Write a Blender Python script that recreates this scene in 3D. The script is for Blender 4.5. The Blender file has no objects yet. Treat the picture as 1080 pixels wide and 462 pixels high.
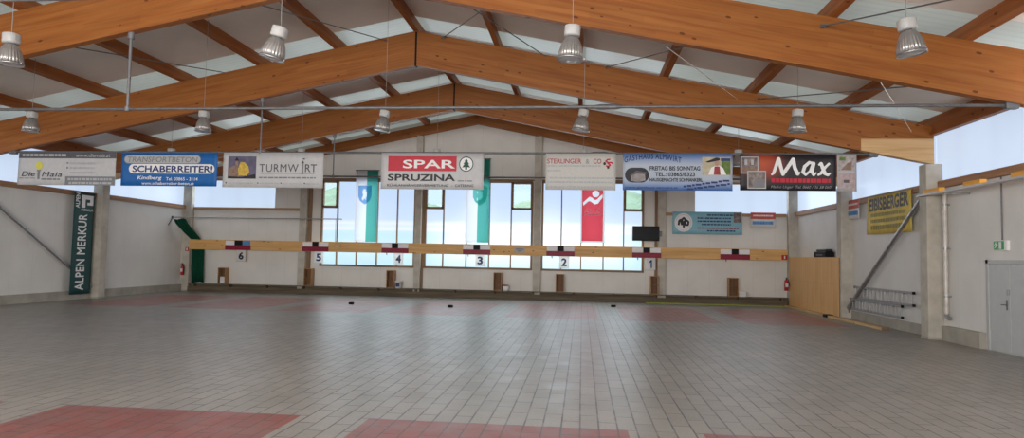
import bpy, bmesh, math, random
from mathutils import Vector, Matrix, Quaternion
random.seed(7)
SC = bpy.context.scene
COL = SC.collection

# ------------------------------------------------------------------ camera
F_PX = 705.17
CAM_H = 2.05
cd = bpy.data.cameras.new('camera'); cam = bpy.data.objects.new('camera', cd); COL.objects.link(cam)
cd.sensor_fit = 'HORIZONTAL'; cd.sensor_width = 36.0; cd.lens = F_PX / 1080 * 36.0
cd.clip_start = 0.1; cd.clip_end = 2000
fw = Vector((-0.10520572, 0.99284381, 0.05650591)); rt = Vector((0.99436131, 0.10426541, 0.01934713))
up = Vector((-0.01331707, -0.05822272, 0.99821479))
cam.matrix_world = Matrix(((rt.x, up.x, -fw.x, 0), (rt.y, up.y, -fw.y, 0), (rt.z, up.z, -fw.z, CAM_H), (0, 0, 0, 1)))
SC.camera = cam

# ------------------------------------------------------------------ colour management, world, daylight, added front fill
SC.view_settings.view_transform = 'Standard'
SC.view_settings.look = 'None'
SC.view_settings.gamma = 1.0
SC.view_settings.exposure = 0.0
SC.view_settings.use_curve_mapping = False
SC.cycles.use_denoising = True
SC.cycles.max_bounces = 8
SC.cycles.diffuse_bounces = 5
SC.cycles.glossy_bounces = 3
SC.cycles.sample_clamp_indirect = 4.0
SC.cycles.caustics_reflective = False
SC.cycles.caustics_refractive = False

# hall dimensions (metres)
XL, XR, XC = -20.41, 9.96, -5.225
YB, YF = 32.6, -4.9
BAY = 6.245
BY = [YB - BAY * k for k in range(7)]          # beam axes, counted from the back gable
SL = 0.2                                       # roof pitch
ZT, ZBOT, PUR = 9.01, 7.93, 0.28               # beam top / bottom at the ridge, purlin depth
LEDGE, HEAD, SILL = 4.36, 5.72, 1.48
def roof_z(x, z0=ZT): return z0 - SL * abs(x - XC)

w = bpy.data.worlds.new('sky'); SC.world = w; w.use_nodes = True
nt = w.node_tree; nt.nodes.clear()
wo = nt.nodes.new('ShaderNodeOutputWorld'); bg = nt.nodes.new('ShaderNodeBackground')
bg.inputs[0].default_value = (0.72, 0.84, 1.0, 1); bg.inputs[1].default_value = 1.5
nt.links.new(bg.outputs[0], wo.inputs[0])

def area(name, loc, direction, sx, sy, radiance, col=(1, 1, 1)):
    l = bpy.data.lights.new(name, 'AREA'); l.shape = 'RECTANGLE'; l.size = sx; l.size_y = sy
    l.energy = radiance * math.pi * sx * sy; l.color = col
    o = bpy.data.objects.new(name, l); COL.objects.link(o); o.location = loc
    o.rotation_euler = Vector(direction).to_track_quat('-Z', 'Z').to_euler()
    return o
DAY = (1.0, 0.99, 0.97)
LY = (YB + YF) / 2
area('daylight_right', (XR + 0.03, LY, 5.07), (-1, 0, 0), 37.2, 1.3, 36, DAY)
area('daylight_left', (XL - 0.03, LY, 5.07), (1, 0, 0), 37.2, 1.3, 18, DAY)
area('daylight_back_a', (-10.72, YB - 0.005, 3.6), (0, -1, 0), 4.7, 4.1, 2.2, (0.82, 0.92, 1.0))
area('daylight_back_b', (-5.12, YB - 0.005, 3.6), (0, -1, 0), 5.2, 4.1, 2.2, (0.82, 0.92, 1.0))
area('daylight_back_c', (0.46, YB - 0.005, 3.6), (0, -1, 0), 4.7, 4.1, 2.2, (0.82, 0.92, 1.0))
area('daylight_back_d', (-17.85, YB - 0.005, 5.05), (0, -1, 0), 4.3, 1.25, 2.2, (0.82, 0.92, 1.0))
area('daylight_back_e', (7.45, YB - 0.005, 5.05), (0, -1, 0), 4.1, 1.25, 2.2, (0.82, 0.92, 1.0))
area('front_fill', (XC, YF + 0.03, 3.6), (0, 1, 0), 20.0, 4.0, 14.0, DAY)  # added fill light behind the camera; the front wall has no window

# ------------------------------------------------------------------ material helpers
MATS = {}
def new_mat(name):
    m = bpy.data.materials.new(name); m.use_nodes = True; n = m.node_tree
    return m, n, n.nodes['Principled BSDF']
def N(n, t, **kw):
    x = n.nodes.new(t)
    for k, v in kw.items(): setattr(x, k, v)
    return x
def math_n(n, op, a, b=None, clamp=False):
    x = n.nodes.new('ShaderNodeMath'); x.operation = op; x.use_clamp = clamp
    for i, v in enumerate((a, b)):
        if v is None: continue
        if isinstance(v, (int, float)): x.inputs[i].default_value = v
        else: n.links.new(v, x.inputs[i])
    return x.outputs[0]
def mix_n(n, fac, a, b, bt='MIX'):
    x = n.nodes.new('ShaderNodeMix'); x.data_type = 'RGBA'; x.blend_type = bt
    for i, v in ((0, fac), (6, a), (7, b)):
        if isinstance(v, (int, float)): x.inputs[i].default_value = v
        elif isinstance(v, tuple): x.inputs[i].default_value = (*v, 1) if len(v) == 3 else v
        else: n.links.new(v, x.inputs[i])
    return x.outputs[2]
def ramp(n, fac, stops):
    x = n.nodes.new('ShaderNodeValToRGB'); e = x.color_ramp.elements
    while len(e) < len(stops): e.new(0.5)
    for k, (p, c) in enumerate(stops):
        e[k].position = p; e[k].color = (*c, 1) if len(c) == 3 else c
    n.links.new(fac, x.inputs[0]); return x.outputs[0]
def plain(name, col, rough=0.6, metal=0.0, var=0.12, scale=6.0, spec=0.4, bump=0.0, grain=(1, 1, 1)):
    """a procedural surface: base colour broken up by a little noise"""
    if name in MATS: return MATS[name]
    m, n, b = new_mat(name)
    tc = N(n, 'ShaderNodeTexCoord'); mp = N(n, 'ShaderNodeMapping'); mp.inputs['Scale'].default_value = grain
    n.links.new(tc.outputs['Object'], mp.inputs[0])
    nz = N(n, 'ShaderNodeTexNoise'); nz.inputs['Scale'].default_value = scale; nz.inputs['Detail'].default_value = 4
    n.links.new(mp.outputs[0], nz.inputs[0])
    d = tuple(c * (1 - var) for c in col); l = tuple(min(1, c * (1 + var)) for c in col)
    n.links.new(ramp(n, nz.outputs[0], [(0.3, d), (0.7, l)]), b.inputs['Base Color'])
    b.inputs['Roughness'].default_value = rough; b.inputs['Metallic'].default_value = metal
    b.inputs['Specular IOR Level'].default_value = spec
    if bump:
        bp = N(n, 'ShaderNodeBump'); bp.inputs['Strength'].default_value = bump; bp.inputs['Distance'].default_value = 0.01
        n.links.new(nz.outputs[0], bp.inputs['Height']); n.links.new(bp.outputs[0], b.inputs['Normal'])
    MATS[name] = m; return m
def glow(name, col, strength, stripes=None, vary=0.06, base=(0.5, 0.55, 0.6)):
    """daylit translucent sheet"""
    m, n, b = new_mat(name)
    tc = N(n, 'ShaderNodeTexCoord')
    nz = N(n, 'ShaderNodeTexNoise'); nz.inputs['Scale'].default_value = 0.6; nz.inputs['Detail'].default_value = 2
    n.links.new(tc.outputs['Object'], nz.inputs[0])
    c = ramp(n, nz.outputs[0], [(0.3, tuple(x * (1 - vary) for x in col)), (0.7, col)])
    if stripes:
        axis, period, depth = stripes
        s = N(n, 'ShaderNodeSeparateXYZ'); n.links.new(tc.outputs['Object'], s.inputs[0])
        v = math_n(n, 'SINE', math_n(n, 'MULTIPLY', s.outputs[axis], 2 * math.pi / period))
        v = math_n(n, 'MULTIPLY', math_n(n, 'ADD', v, 1), 0.5)
        v = math_n(n, 'POWER', v, 5)
        c = mix_n(n, math_n(n, 'MULTIPLY', v, depth), c, (0.45, 0.52, 0.60))
    n.links.new(c, b.inputs['Emission Color']); b.inputs['Emission Strength'].default_value = strength
    b.inputs['Base Color'].default_value = (*base, 1); b.inputs['Roughness'].default_value = 0.35
    MATS[name] = m; return m

def wood_mat(name, base, dark, light, lam=0.0, axis='X', rough=0.5, knots=True, pitch=0.0):
    m, n, b = new_mat(name)
    tc = N(n, 'ShaderNodeTexCoord'); s = N(n, 'ShaderNodeSeparateXYZ'); n.links.new(tc.outputs['Object'], s.inputs[0])
    ax = {'X': 0, 'Y': 1, 'Z': 2}[axis]
    along = s.outputs[ax]
    if axis == 'X': a1, a2 = s.outputs[2], s.outputs[1]
    elif axis == 'Y': a1, a2 = s.outputs[2], s.outputs[0]
    else: a1, a2 = s.outputs[0], s.outputs[1]
    if pitch:
        a1 = math_n(n, 'ADD', a1, math_n(n, 'MULTIPLY', math_n(n, 'ABSOLUTE', along), pitch))
    cb = N(n, 'ShaderNodeCombineXYZ')
    n.links.new(math_n(n, 'MULTIPLY', along, 0.35), cb.inputs[0]); n.links.new(math_n(n, 'MULTIPLY', a1, 7), cb.inputs[1])
    n.links.new(math_n(n, 'MULTIPLY', a2, 7), cb.inputs[2])
    nz = N(n, 'ShaderNodeTexNoise'); nz.inputs['Scale'].default_value = 1.6; nz.inputs['Detail'].default_value = 6; nz.inputs['Distortion'].default_value = 0.6
    n.links.new(cb.outputs[0], nz.inputs[0])
    c = ramp(n, nz.outputs[0], [(0.30, dark), (0.5, base), (0.72, light)])
    if lam:                                            # glued lamellas: each board its own tone, dark joint
        q = math_n(n, 'MULTIPLY', a1, 1 / lam); fl = math_n(n, 'FLOOR', q)
        bd = math_n(n, 'FLOOR', math_n(n, 'MULTIPLY', math_n(n, 'ADD', along, math_n(n, 'MULTIPLY', fl, 1.37)), 0.4))
        cc = N(n, 'ShaderNodeCombineXYZ'); n.links.new(fl, cc.inputs[0]); n.links.new(bd, cc.inputs[1])
        wn = N(n, 'ShaderNodeTexWhiteNoise'); wn.noise_dimensions = '3D'; n.links.new(cc.outputs[0], wn.inputs[0])
        t = math_n(n, 'ADD', math_n(n, 'MULTIPLY', wn.outputs[0], 0.14), 0.92)
        cv = N(n, 'ShaderNodeCombineXYZ')
        for k in range(3): n.links.new(t, cv.inputs[k])
        c = mix_n(n, 1.0, c, cv.outputs[0], 'MULTIPLY')
        fr = math_n(n, 'FRACT', q)
        jn = math_n(n, 'LESS_THAN', fr, 0.07)
        c = mix_n(n, math_n(n, 'MULTIPLY', jn, 0.18), c, tuple(x * 0.5 for x in dark))
    if knots:
        vo = N(n, 'ShaderNodeTexVoronoi'); vo.inputs['Scale'].default_value = 1.0; vo.inputs['Randomness'].default_value = 1.0
        c2 = N(n, 'ShaderNodeCombineXYZ')
        n.links.new(math_n(n, 'MULTIPLY', along, 2.0), c2.inputs[0]); n.links.new(math_n(n, 'MULTIPLY', a1, 4.2), c2.inputs[1]); n.links.new(math_n(n, 'MULTIPLY', a2, 3.0), c2.inputs[2])
        n.links.new(c2.outputs[0], vo.inputs[0])
        k = math_n(n, 'LESS_THAN', vo.outputs['Distance'], 0.115)
        c = mix_n(n, math_n(n, 'MULTIPLY', k, 0.85), c, tuple(x * 0.35 for x in dark))
    n.links.new(c, b.inputs['Base Color']); b.inputs['Roughness'].default_value = rough; b.inputs['Specular IOR Level'].default_value = 0.3
    bp = N(n, 'ShaderNodeBump'); bp.inputs['Strength'].default_value = 0.15; bp.inputs['Distance'].default_value = 0.004
    n.links.new(nz.outputs[0], bp.inputs['Height']); n.links.new(bp.outputs[0], b.inputs['Normal'])
    MATS[name] = m; return m

def floor_mat():
    m, n, b = new_mat('concrete_pavers')
    tc = N(n, 'ShaderNodeTexCoord'); s = N(n, 'ShaderNodeSeparateXYZ'); n.links.new(tc.outputs['Object'], s.inputs[0])
    X, Y = s.outputs[0], s.outputs[1]
    cb = N(n, 'ShaderNodeCombineXYZ'); n.links.new(Y, cb.inputs[0]); n.links.new(X, cb.inputs[1])
    br = N(n, 'ShaderNodeTexBrick'); br.offset = 0.5; br.inputs['Scale'].default_value = 1.0
    br.inputs['Brick Width'].default_value = 0.66; br.inputs['Row Height'].default_value = 0.2265
    br.inputs['Mortar Size'].default_value = 0.012; br.inputs['Mortar Smooth'].default_value = 0.3
    br.inputs['Color1'].default_value = (0.5, 0.5, 0.5, 1); br.inputs['Color2'].default_value = (1, 1, 1, 1); br.inputs['Mortar'].default_value = (0, 0, 0, 1)
    n.links.new(cb.outputs[0], br.inputs[0])
    def noise(scale, det=4, rough=0.6):
        z = N(n, 'ShaderNodeTexNoise'); z.inputs['Scale'].default_value = scale; z.inputs['Detail'].default_value = det; z.inputs['Roughness'].default_value = rough
        n.links.new(tc.outputs['Object'], z.inputs[0]); return z.outputs[0]
    big, fine, mid = noise(0.22), noise(30), noise(1.8)
    grey = ramp(n, big, [(0.3, (0.262, 0.25, 0.225)), (0.7, (0.345, 0.33, 0.30))])
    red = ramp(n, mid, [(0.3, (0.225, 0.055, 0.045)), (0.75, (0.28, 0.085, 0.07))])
    # the red fields at both ends of the seven lanes
    lx = math_n(n, 'FRACT', math_n(n, 'MULTIPLY', math_n(n, 'ADD', X, 18.90 + 40.7), 1 / 4.07))
    inl = math_n(n, 'LESS_THAN', lx, 3.19 / 4.07)
    inl = math_n(n, 'MULTIPLY', inl, math_n(n, 'GREATER_THAN', X, -18.95)); inl = math_n(n, 'MULTIPLY', inl, math_n(n, 'LESS_THAN', X, 9.2))
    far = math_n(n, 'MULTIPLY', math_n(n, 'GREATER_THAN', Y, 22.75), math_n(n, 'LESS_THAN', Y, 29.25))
    near = math_n(n, 'MULTIPLY', math_n(n, 'GREATER_THAN', Y, 1.75), math_n(n, 'LESS_THAN', Y, 8.25))
    red = mix_n(n, far, red, ramp(n, mid, [(0.3, (0.33, 0.10, 0.085)), (0.75, (0.40, 0.15, 0.13))]))   # brighter light and glare at the far end, painted in as lighter, pinker red
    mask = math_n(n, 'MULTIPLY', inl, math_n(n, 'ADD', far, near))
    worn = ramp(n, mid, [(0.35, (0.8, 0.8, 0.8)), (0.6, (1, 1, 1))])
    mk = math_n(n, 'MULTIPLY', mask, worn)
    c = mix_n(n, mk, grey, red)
    tone = ramp(n, br.outputs[0], [(0.0, (0.78, 0.78, 0.78)), (1.0, (1.08, 1.08, 1.08))])
    c = mix_n(n, 1.0, c, tone, 'MULTIPLY')
    ft = ramp(n, fine, [(0.3, (0.86, 0.86, 0.86)), (0.7, (1.1, 1.1, 1.1))]); c = mix_n(n, 1.0, c, ft, 'MULTIPLY')
    jn = ramp(n, noise(2.6, 3), [(0.40, (0.35, 0.35, 0.35)), (0.56, (0.95, 0.95, 0.95))])
    c = mix_n(n, math_n(n, 'MULTIPLY', br.outputs['Fac'], jn), c, (0.07, 0.065, 0.06))
    n.links.new(c, b.inputs['Base Color'])
    n.links.new(math_n(n, 'ADD', math_n(n, 'MULTIPLY', mid, 0.22), 0.27), b.inputs['Roughness'])
    b.inputs['Specular IOR Level'].default_value = 0.65
    bp = N(n, 'ShaderNodeBump'); bp.inputs['Strength'].default_value = 0.3; bp.inputs['Distance'].default_value = 0.006
    hgt = math_n(n, 'SUBTRACT', math_n(n, 'MULTIPLY', fine, 0.4), br.outputs['Fac'])
    n.links.new(hgt, bp.inputs['Height']); n.links.new(bp.outputs[0], b.inputs['Normal'])
    return m

def panel_mat(name, col, axis, period=1.0, depth=0.18):
    """sandwich wall panel with fine joints"""
    m, n, b = new_mat(name)
    tc = N(n, 'ShaderNodeTexCoord'); s = N(n, 'ShaderNodeSeparateXYZ'); n.links.new(tc.outputs['Object'], s.inputs[0])
    fr = math_n(n, 'FRACT', math_n(n, 'MULTIPLY', math_n(n, 'ADD', s.outputs[axis], 100), 1 / period))
    j = math_n(n, 'LESS_THAN', fr, 0.02 / period)
    nz = N(n, 'ShaderNodeTexNoise'); nz.inputs['Scale'].default_value = 0.8; nz.inputs['Detail'].default_value = 5
    n.links.new(tc.outputs['Object'], nz.inputs[0])
    c = ramp(n, nz.outputs[0], [(0.3, tuple(x * 0.93 for x in col)), (0.7, tuple(min(1, x * 1.04) for x in col))])
    c = mix_n(n, math_n(n, 'MULTIPLY', j, depth), c, tuple(x * 0.4 for x in col))
    n.links.new(c, b.inputs['Base Color']); b.inputs['Roughness'].default_value = 0.55; b.inputs['Specular IOR Level'].default_value = 0.3
    MATS[name] = m; return m

def cloth_mat(name, col, trans=0.5, col2=None):
    m = bpy.data.materials.new(name); m.use_nodes = True; n = m.node_tree; n.nodes.clear()
    o = N(n, 'ShaderNodeOutputMaterial'); d = N(n, 'ShaderNodeBsdfDiffuse'); t = N(n, 'ShaderNodeBsdfTranslucent'); mx = N(n, 'ShaderNodeMixShader')
    tc = N(n, 'ShaderNodeTexCoord'); nz = N(n, 'ShaderNodeTexNoise'); nz.inputs['Scale'].default_value = 25
    n.links.new(tc.outputs['Object'], nz.inputs[0])
    c = ramp(n, nz.outputs[0], [(0.3, tuple(x * 0.92 for x in col)), (0.7, col)])
    n.links.new(c, d.inputs[0]); n.links.new(c, t.inputs[0]) if col2 is None else setattr(t.inputs[0], 'default_value', (*col2, 1)); mx.inputs[0].default_value = trans
    n.links.new(d.outputs[0], mx.inputs[1]); n.links.new(t.outputs[0], mx.inputs[2]); n.links.new(mx.outputs[0], o.inputs[0])
    MATS[name] = m; return m

def glass_mat(name, alpha=0.12, tint=(0.9, 0.97, 0.95)):
    m = bpy.data.materials.new(name); m.use_nodes = True; n = m.node_tree; n.nodes.clear()
    o = N(n, 'ShaderNodeOutputMaterial'); t = N(n, 'ShaderNodeBsdfTransparent'); g = N(n, 'ShaderNodeBsdfGlossy'); mx = N(n, 'ShaderNodeMixShader')
    t.inputs[0].default_value = (*tint, 1); g.inputs['Roughness'].default_value = 0.05; mx.inputs[0].default_value = alpha
    n.links.new(t.outputs[0], mx.inputs[1]); n.links.new(g.outputs[0], mx.inputs[2]); n.links.new(mx.outputs[0], o.inputs[0])
    MATS[name] = m; return m

# ------------------------------------------------------------------ mesh helpers
class MB:
    def __init__(s): s.v = []; s.f = []; s.smooth = set()
    def add(s, vs, fs, smooth=False):
        o = len(s.v); s.v += [tuple(x) for x in vs]
        for f in fs:
            if smooth: s.smooth.add(len(s.f))
            s.f.append([i + o for i in f])
        return s
    def box(s, x0, x1, y0, y1, z0, z1):
        x0, x1 = min(x0, x1), max(x0, x1); y0, y1 = min(y0, y1), max(y0, y1); z0, z1 = min(z0, z1), max(z0, z1)
        vs = [(x, y, z) for x in (x0, x1) for y in (y0, y1) for z in (z0, z1)]
        return s.add(vs, [(0, 1, 3, 2), (4, 6, 7, 5), (0, 4, 5, 1), (2, 3, 7, 6), (0, 2, 6, 4), (1, 5, 7, 3)])
    def bbox(s, x0, x1, y0, y1, z0, z1, r=0.01):
        """box with chamfered edges"""
        bm = bmesh.new(); bmesh.ops.create_cube(bm, size=1)
        for v in bm.verts:
            v.co = Vector(((x0 + x1) / 2 + v.co.x * abs(x1 - x0), (y0 + y1) / 2 + v.co.y * abs(y1 - y0), (z0 + z1) / 2 + v.co.z * abs(z1 - z0)))
        bmesh.ops.bevel(bm, geom=bm.edges[:], offset=r, segments=1, affect='EDGES')
        bm.verts.index_update()
        s.add([v.co[:] for v in bm.verts], [[v.index for v in f.verts] for f in bm.faces]); bm.free(); return s
    def prism(s, poly, a0, a1, axis='Y'):
        """poly: 2D points (XZ for axis Y, YZ for axis X, XY for axis Z), extruded from a0 to a1"""
        k = len(poly)
        def P(p, a): return (p[0], a, p[1]) if axis == 'Y' else (a, p[0], p[1]) if axis == 'X' else (p[0], p[1], a)
        vs = [P(p, a0) for p in poly] + [P(p, a1) for p in poly]
        fs = [list(range(k))[::-1], list(range(k, 2 * k))] + [[i, (i + 1) % k, k + (i + 1) % k, k + i] for i in range(k)]
        return s.add(vs, fs)
    def tube(s, p, q, r, n=10, r2=None, caps=True):
        p, q = Vector(p), Vector(q); d = (q - p).normalized(); u = d.orthogonal().normalized(); v = d.cross(u); r2 = r if r2 is None else r2
        vs = [p + (u * math.cos(a) + v * math.sin(a)) * r for a in [2 * math.pi * i / n for i in range(n)]]
        vs += [q + (u * math.cos(a) + v * math.sin(a)) * r2 for a in [2 * math.pi * i / n for i in range(n)]]
        s.add(vs, [[i, (i + 1) % n, n + (i + 1) % n, n + i] for i in range(n)], True)
        if caps: s.add(vs, [list(range(n))[::-1], list(range(n, 2 * n))])
        return s
    def path(s, pts, r, n=8):
        for a, b in zip(pts, pts[1:]): s.tube(a, b, r, n)
        return s
    def lathe(s, prof, c=(0, 0, 0), n=24, flute=0.0, ribs=0, square=0.0):
        """prof: (radius, z) pairs about a vertical axis"""
        vs = []
        for r, z in prof:
            for i in range(n):
                a = 2 * math.pi * i / n
                rr = r * (1 + (flute * math.cos(ribs * a) if ribs else 0))
                if square: rr *= 1 + square * abs(math.sin(2 * a)) 
                vs.append((c[0] + rr * math.cos(a), c[1] + rr * math.sin(a), c[2] + z))
        m = len(prof)
        s.add(vs, [[j * n + i, j * n + (i + 1) % n, (j + 1) * n + (i + 1) % n, (j + 1) * n + i] for j in range(m - 1) for i in range(n)], True)
        return s
    def build(s, name, mat, parent=None, origin=None):
        """ONE mesh object; vertices are given in world space, the object's origin is its own or its parent's"""
        me = bpy.data.meshes.new(name)
        o = bpy.data.objects.new(name, me); COL.objects.link(o)
        if parent is not None:
            off = world_loc(parent); o.parent = parent
        elif origin is not None: off = Vector(origin); o.location = origin
        else: off = Vector((0, 0, 0))
        me.from_pydata([tuple(Vector(v) - off) for v in s.v], [], s.f); me.update()
        for i in s.smooth: me.polygons[i].use_smooth = True
        bm = bmesh.new(); bm.from_mesh(me); bmesh.ops.recalc_face_normals(bm, faces=bm.faces[:]); bm.to_mesh(me); bm.free()
        if mat is not None: me.materials.append(mat)
        return o
def world_loc(o):
    v = Vector(o.location)
    while o.parent is not None: o = o.parent; v += Vector(o.location)
    return v
def tag(o, label=None, cat=None, group=None, kind=None):
    if label: o['label'] = label
    if cat: o['category'] = cat
    if group: o['group'] = group
    if kind: o['kind'] = kind
    return o
def thing(name, label, cat, loc=(0, 0, 0), group=None):
    o = bpy.data.objects.new(name, None); COL.objects.link(o); o.location = loc; o.empty_display_size = 0.2
    return tag(o, label, cat, group)
def struct(o, label=None): o['kind'] = 'structure'; (label and o.__setitem__('label', label)); return o
def copy_tree(src, parent=None):
    c = src.copy(); COL.objects.link(c)
    if parent is not None: c.parent = parent
    for ch in list(src.children): copy_tree(ch, c)
    return c
def text_polys(txt, shear=0.0, bold=0.0, space=1.0):
    """outline of a line of lettering, normalised to a unit box"""
    heavy = bold if ('M' in txt and bold > 0) else 0.0             # outlines of an M break when offset: thicken by overprinting
    if heavy: bold = 0.0
    cu = bpy.data.curves.new('t', 'FONT'); cu.body = txt; cu.size = 1; cu.shear = shear; cu.offset = bold; cu.space_character = space
    cu.resolution_u = 3
    o = bpy.data.objects.new('t', cu); COL.objects.link(o)
    dg = bpy.context.evaluated_depsgraph_get(); dg.update()
    me = bpy.data.meshes.new_from_object(o.evaluated_get(dg))
    vs = [(v.co.x, v.co.y) for v in me.vertices]; fs = [list(p.vertices) for p in me.polygons]
    bpy.data.objects.remove(o); bpy.data.curves.remove(cu); bpy.data.meshes.remove(me)
    if heavy:
        k = len(vs); sh = [(-heavy, 0), (heavy, 0), (0, -heavy), (0, heavy)]
        fs = [[i + j * k for i in f] for j in range(4) for f in fs]; vs = [(x + a, y + c) for a, c in sh for x, y in vs]
    x0 = min(v[0] for v in vs); x1 = max(v[0] for v in vs); y0 = min(v[1] for v in vs); y1 = max(v[1] for v in vs)
    return [((x - x0) / (x1 - x0), (y - y0) / (y1 - y0)) for x, y in vs], fs

class Sheet:
    """a hanging sheet: origin at its top left corner, u to the right, v downwards (fractions of w and h), printed on its front"""
    def __init__(s, O, U, V, w, h, wave=0.012, ph=0.0):
        s.O, s.U, s.V = Vector(O), Vector(U).normalized(), Vector(V).normalized(); s.Nn = s.V.cross(s.U).normalized(); s.w, s.h = w, h
        s.wave, s.ph = wave, ph; s.parts = {}; s.lay = 0
    def P(s, u, v, off=0.0):
        d = s.wave * (math.sin(u * s.w * 2.7 + s.ph + v * 1.1) + 0.5 * math.sin(u * s.w * 6.1 + 2 * s.ph)) * (0.25 + 0.75 * v)
        return s.O + s.U * (u * s.w) + s.V * (v * s.h) + s.Nn * (d + off)
    def part(s, name, mat): return s.parts.setdefault((name, mat), MB())
    def off(s): s.lay += 1; return 0.004 + 0.0012 * s.lay
    def rect(s, name, mat, u0, v0, u1, v1, off=None):
        off = s.off() if off is None else off
        nx = max(1, int(abs(u1 - u0) * s.w / 0.12)); ny = max(1, int(abs(v1 - v0) * s.h / 0.25)); b = s.part(name, mat)
        vs = [s.P(u0 + (u1 - u0) * i / nx, v0 + (v1 - v0) * j / ny, off) for j in range(ny + 1) for i in range(nx + 1)]
        b.add(vs, [[j * (nx + 1) + i, j * (nx + 1) + i + 1, (j + 1) * (nx + 1) + i + 1, (j + 1) * (nx + 1) + i] for j in range(ny) for i in range(nx)])
    def poly(s, name, mat, pts, off=None):
        off = s.off() if off is None else off
        s.part(name, mat).add([s.P(u, v, off) for u, v in pts], [list(range(len(pts)))])
    def poly_holes(s, name, mat, outer, holes, off=None):
        off = s.off() if off is None else off
        bm = bmesh.new(); es = []
        for loop in [outer] + holes:
            vv = [bm.verts.new((u, v, 0)) for u, v in loop]; es += [bm.edges.new((vv[i], vv[(i + 1) % len(vv)])) for i in range(len(vv))]
        bmesh.ops.triangle_fill(bm, use_beauty=True, use_dissolve=False, edges=es)
        bm.verts.index_update()
        s.part(name, mat).add([s.P(v.co.x, v.co.y, off) for v in bm.verts], [[v.index for v in f.verts] for f in bm.faces]); bm.free()
    def disc(s, name, mat, u, v, ru, rv, n=24, off=None):
        s.poly(name, mat, [(u + ru * math.cos(2 * math.pi * i / n), v + rv * math.sin(2 * math.pi * i / n)) for i in range(n)], off)
    def ring(s, name, mat, u, v, ru, rv, t, n=28):
        off = s.off(); vs = []
        for i in range(n):
            a = 2 * math.pi * i / n; vs += [s.P(u + ru * math.cos(a), v + rv * math.sin(a), off), s.P(u + ru * t * math.cos(a), v + rv * t * math.sin(a), off)]
        s.part(name, mat).add(vs, [[2 * i, 2 * i + 1, (2 * i + 3) % (2 * n), (2 * i + 2) % (2 * n)] for i in range(n)])
    def pill(s, name, mat, u0, v0, u1, v1):
        r = (v1 - v0) / 2; ru = r * s.h / s.w; c = (v0 + v1) / 2; off = s.off()
        s.rect(name, mat, u0 + ru, v0, u1 - ru, v1, off)
        for uc, sg in ((u0 + ru, 1), (u1 - ru, -1)):
            s.poly(name, mat, [(uc - sg * ru * math.cos(a), c + r * math.sin(a)) for a in [-math.pi / 2 + math.pi * i / 10 for i in range(11)]], off)
    def text(s, name, mat, txt, u0, v0, u1, v1, shear=0.0, bold=0.0, rot=False, arch=0.0, slope=0.0, space=1.0):
        vs, fs = text_polys(txt, shear, bold, space); off = s.off()
        if rot: pts = [s.P(u0 + (u1 - u0) * (1 - y), v1 - (v1 - v0) * x, off) for x, y in vs]        # reads from the bottom up
        else: pts = [s.P(u0 + (u1 - u0) * x, v1 - (v1 - v0) * y - arch * (1 - (2 * x - 1) ** 2) + slope * x, off) for x, y in vs]
        s.part((name, txt, len(s.parts)), mat).add(pts, fs)
    def words(s, name, mat, u0, v, u1, hgt, seed=1, slope=0.0):
        name = (name, seed, len(s.parts))
        """a line of print too small to read: word-sized dashes"""
        rnd = random.Random(seed); u = u0; off = s.off()
        while u < u1 - 0.008:
            L = min(rnd.uniform(0.015, 0.06), u1 - u); k = (u - u0) / (u1 - u0)
            s.rect(name, mat, u, v - hgt / 2 + slope * k, u + L, v + hgt / 2 + slope * k, off); u += L + 0.008
    def stroke(s, name, mat, pts, wd, off=None):
        off = s.off() if off is None else off; b = s.part(name, mat)
        ar = s.w / s.h
        for i, (p, q) in enumerate(zip(pts, pts[1:])):
            dx, dy = (q[0] - p[0]) * ar, q[1] - p[1]; L = math.hypot(dx, dy) or 1; wa = wd[i] if isinstance(wd, list) else wd; wb = wd[i + 1] if isinstance(wd, list) else wd
            nx, ny = -dy / L, dx / L
            b.add([s.P(p[0] + nx * wa / ar, p[1] + ny * wa, off), s.P(q[0] + nx * wb / ar, q[1] + ny * wb, off), s.P(q[0] - nx * wb / ar, q[1] - ny * wb, off), s.P(p[0] - nx * wa / ar, p[1] - ny * wa, off)], [[0, 1, 2, 3]])
            off += 0.00006
            b.add([s.P(q[0] + wb / ar * math.cos(t), q[1] + wb * math.sin(t), off) for t in [2 * math.pi * k / 10 for k in range(10)]], [list(range(10))])
            off += 0.00006
    def build(s, name, mat, label, cat, group=None, hem=True):
        nx = max(2, int(s.w / 0.12)); ny = max(2, int(s.h / 0.2)); b = MB(); T = 0.006
        for off in (0.0, -T):
            b.add([s.P(i / nx, j / ny, off) for j in range(ny + 1) for i in range(nx + 1)], [[j * (nx + 1) + i, j * (nx + 1) + i + 1, (j + 1) * (nx + 1) + i + 1, (j + 1) * (nx + 1) + i] for j in range(ny) for i in range(nx)], True)
        k = (nx + 1) * (ny + 1); idx = lambda i, j: j * (nx + 1) + i
        rim = [idx(i, 0) for i in range(nx + 1)] + [idx(nx, j) for j in range(1, ny + 1)] + [idx(i, ny) for i in range(nx - 1, -1, -1)] + [idx(0, j) for j in range(ny - 1, 0, -1)]
        for a, c in zip(rim, rim[1:] + rim[:1]): b.f.append([a, c, c + k, a + k])
        root = b.build(name, mat, None, tuple(s.P(0.5, 1.0)))
        tag(root, label, cat, group)
        for (pn, pm), mb in s.parts.items(): mb.build(pn if isinstance(pn, str) else pn[0], pm, root)
        return root

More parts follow.
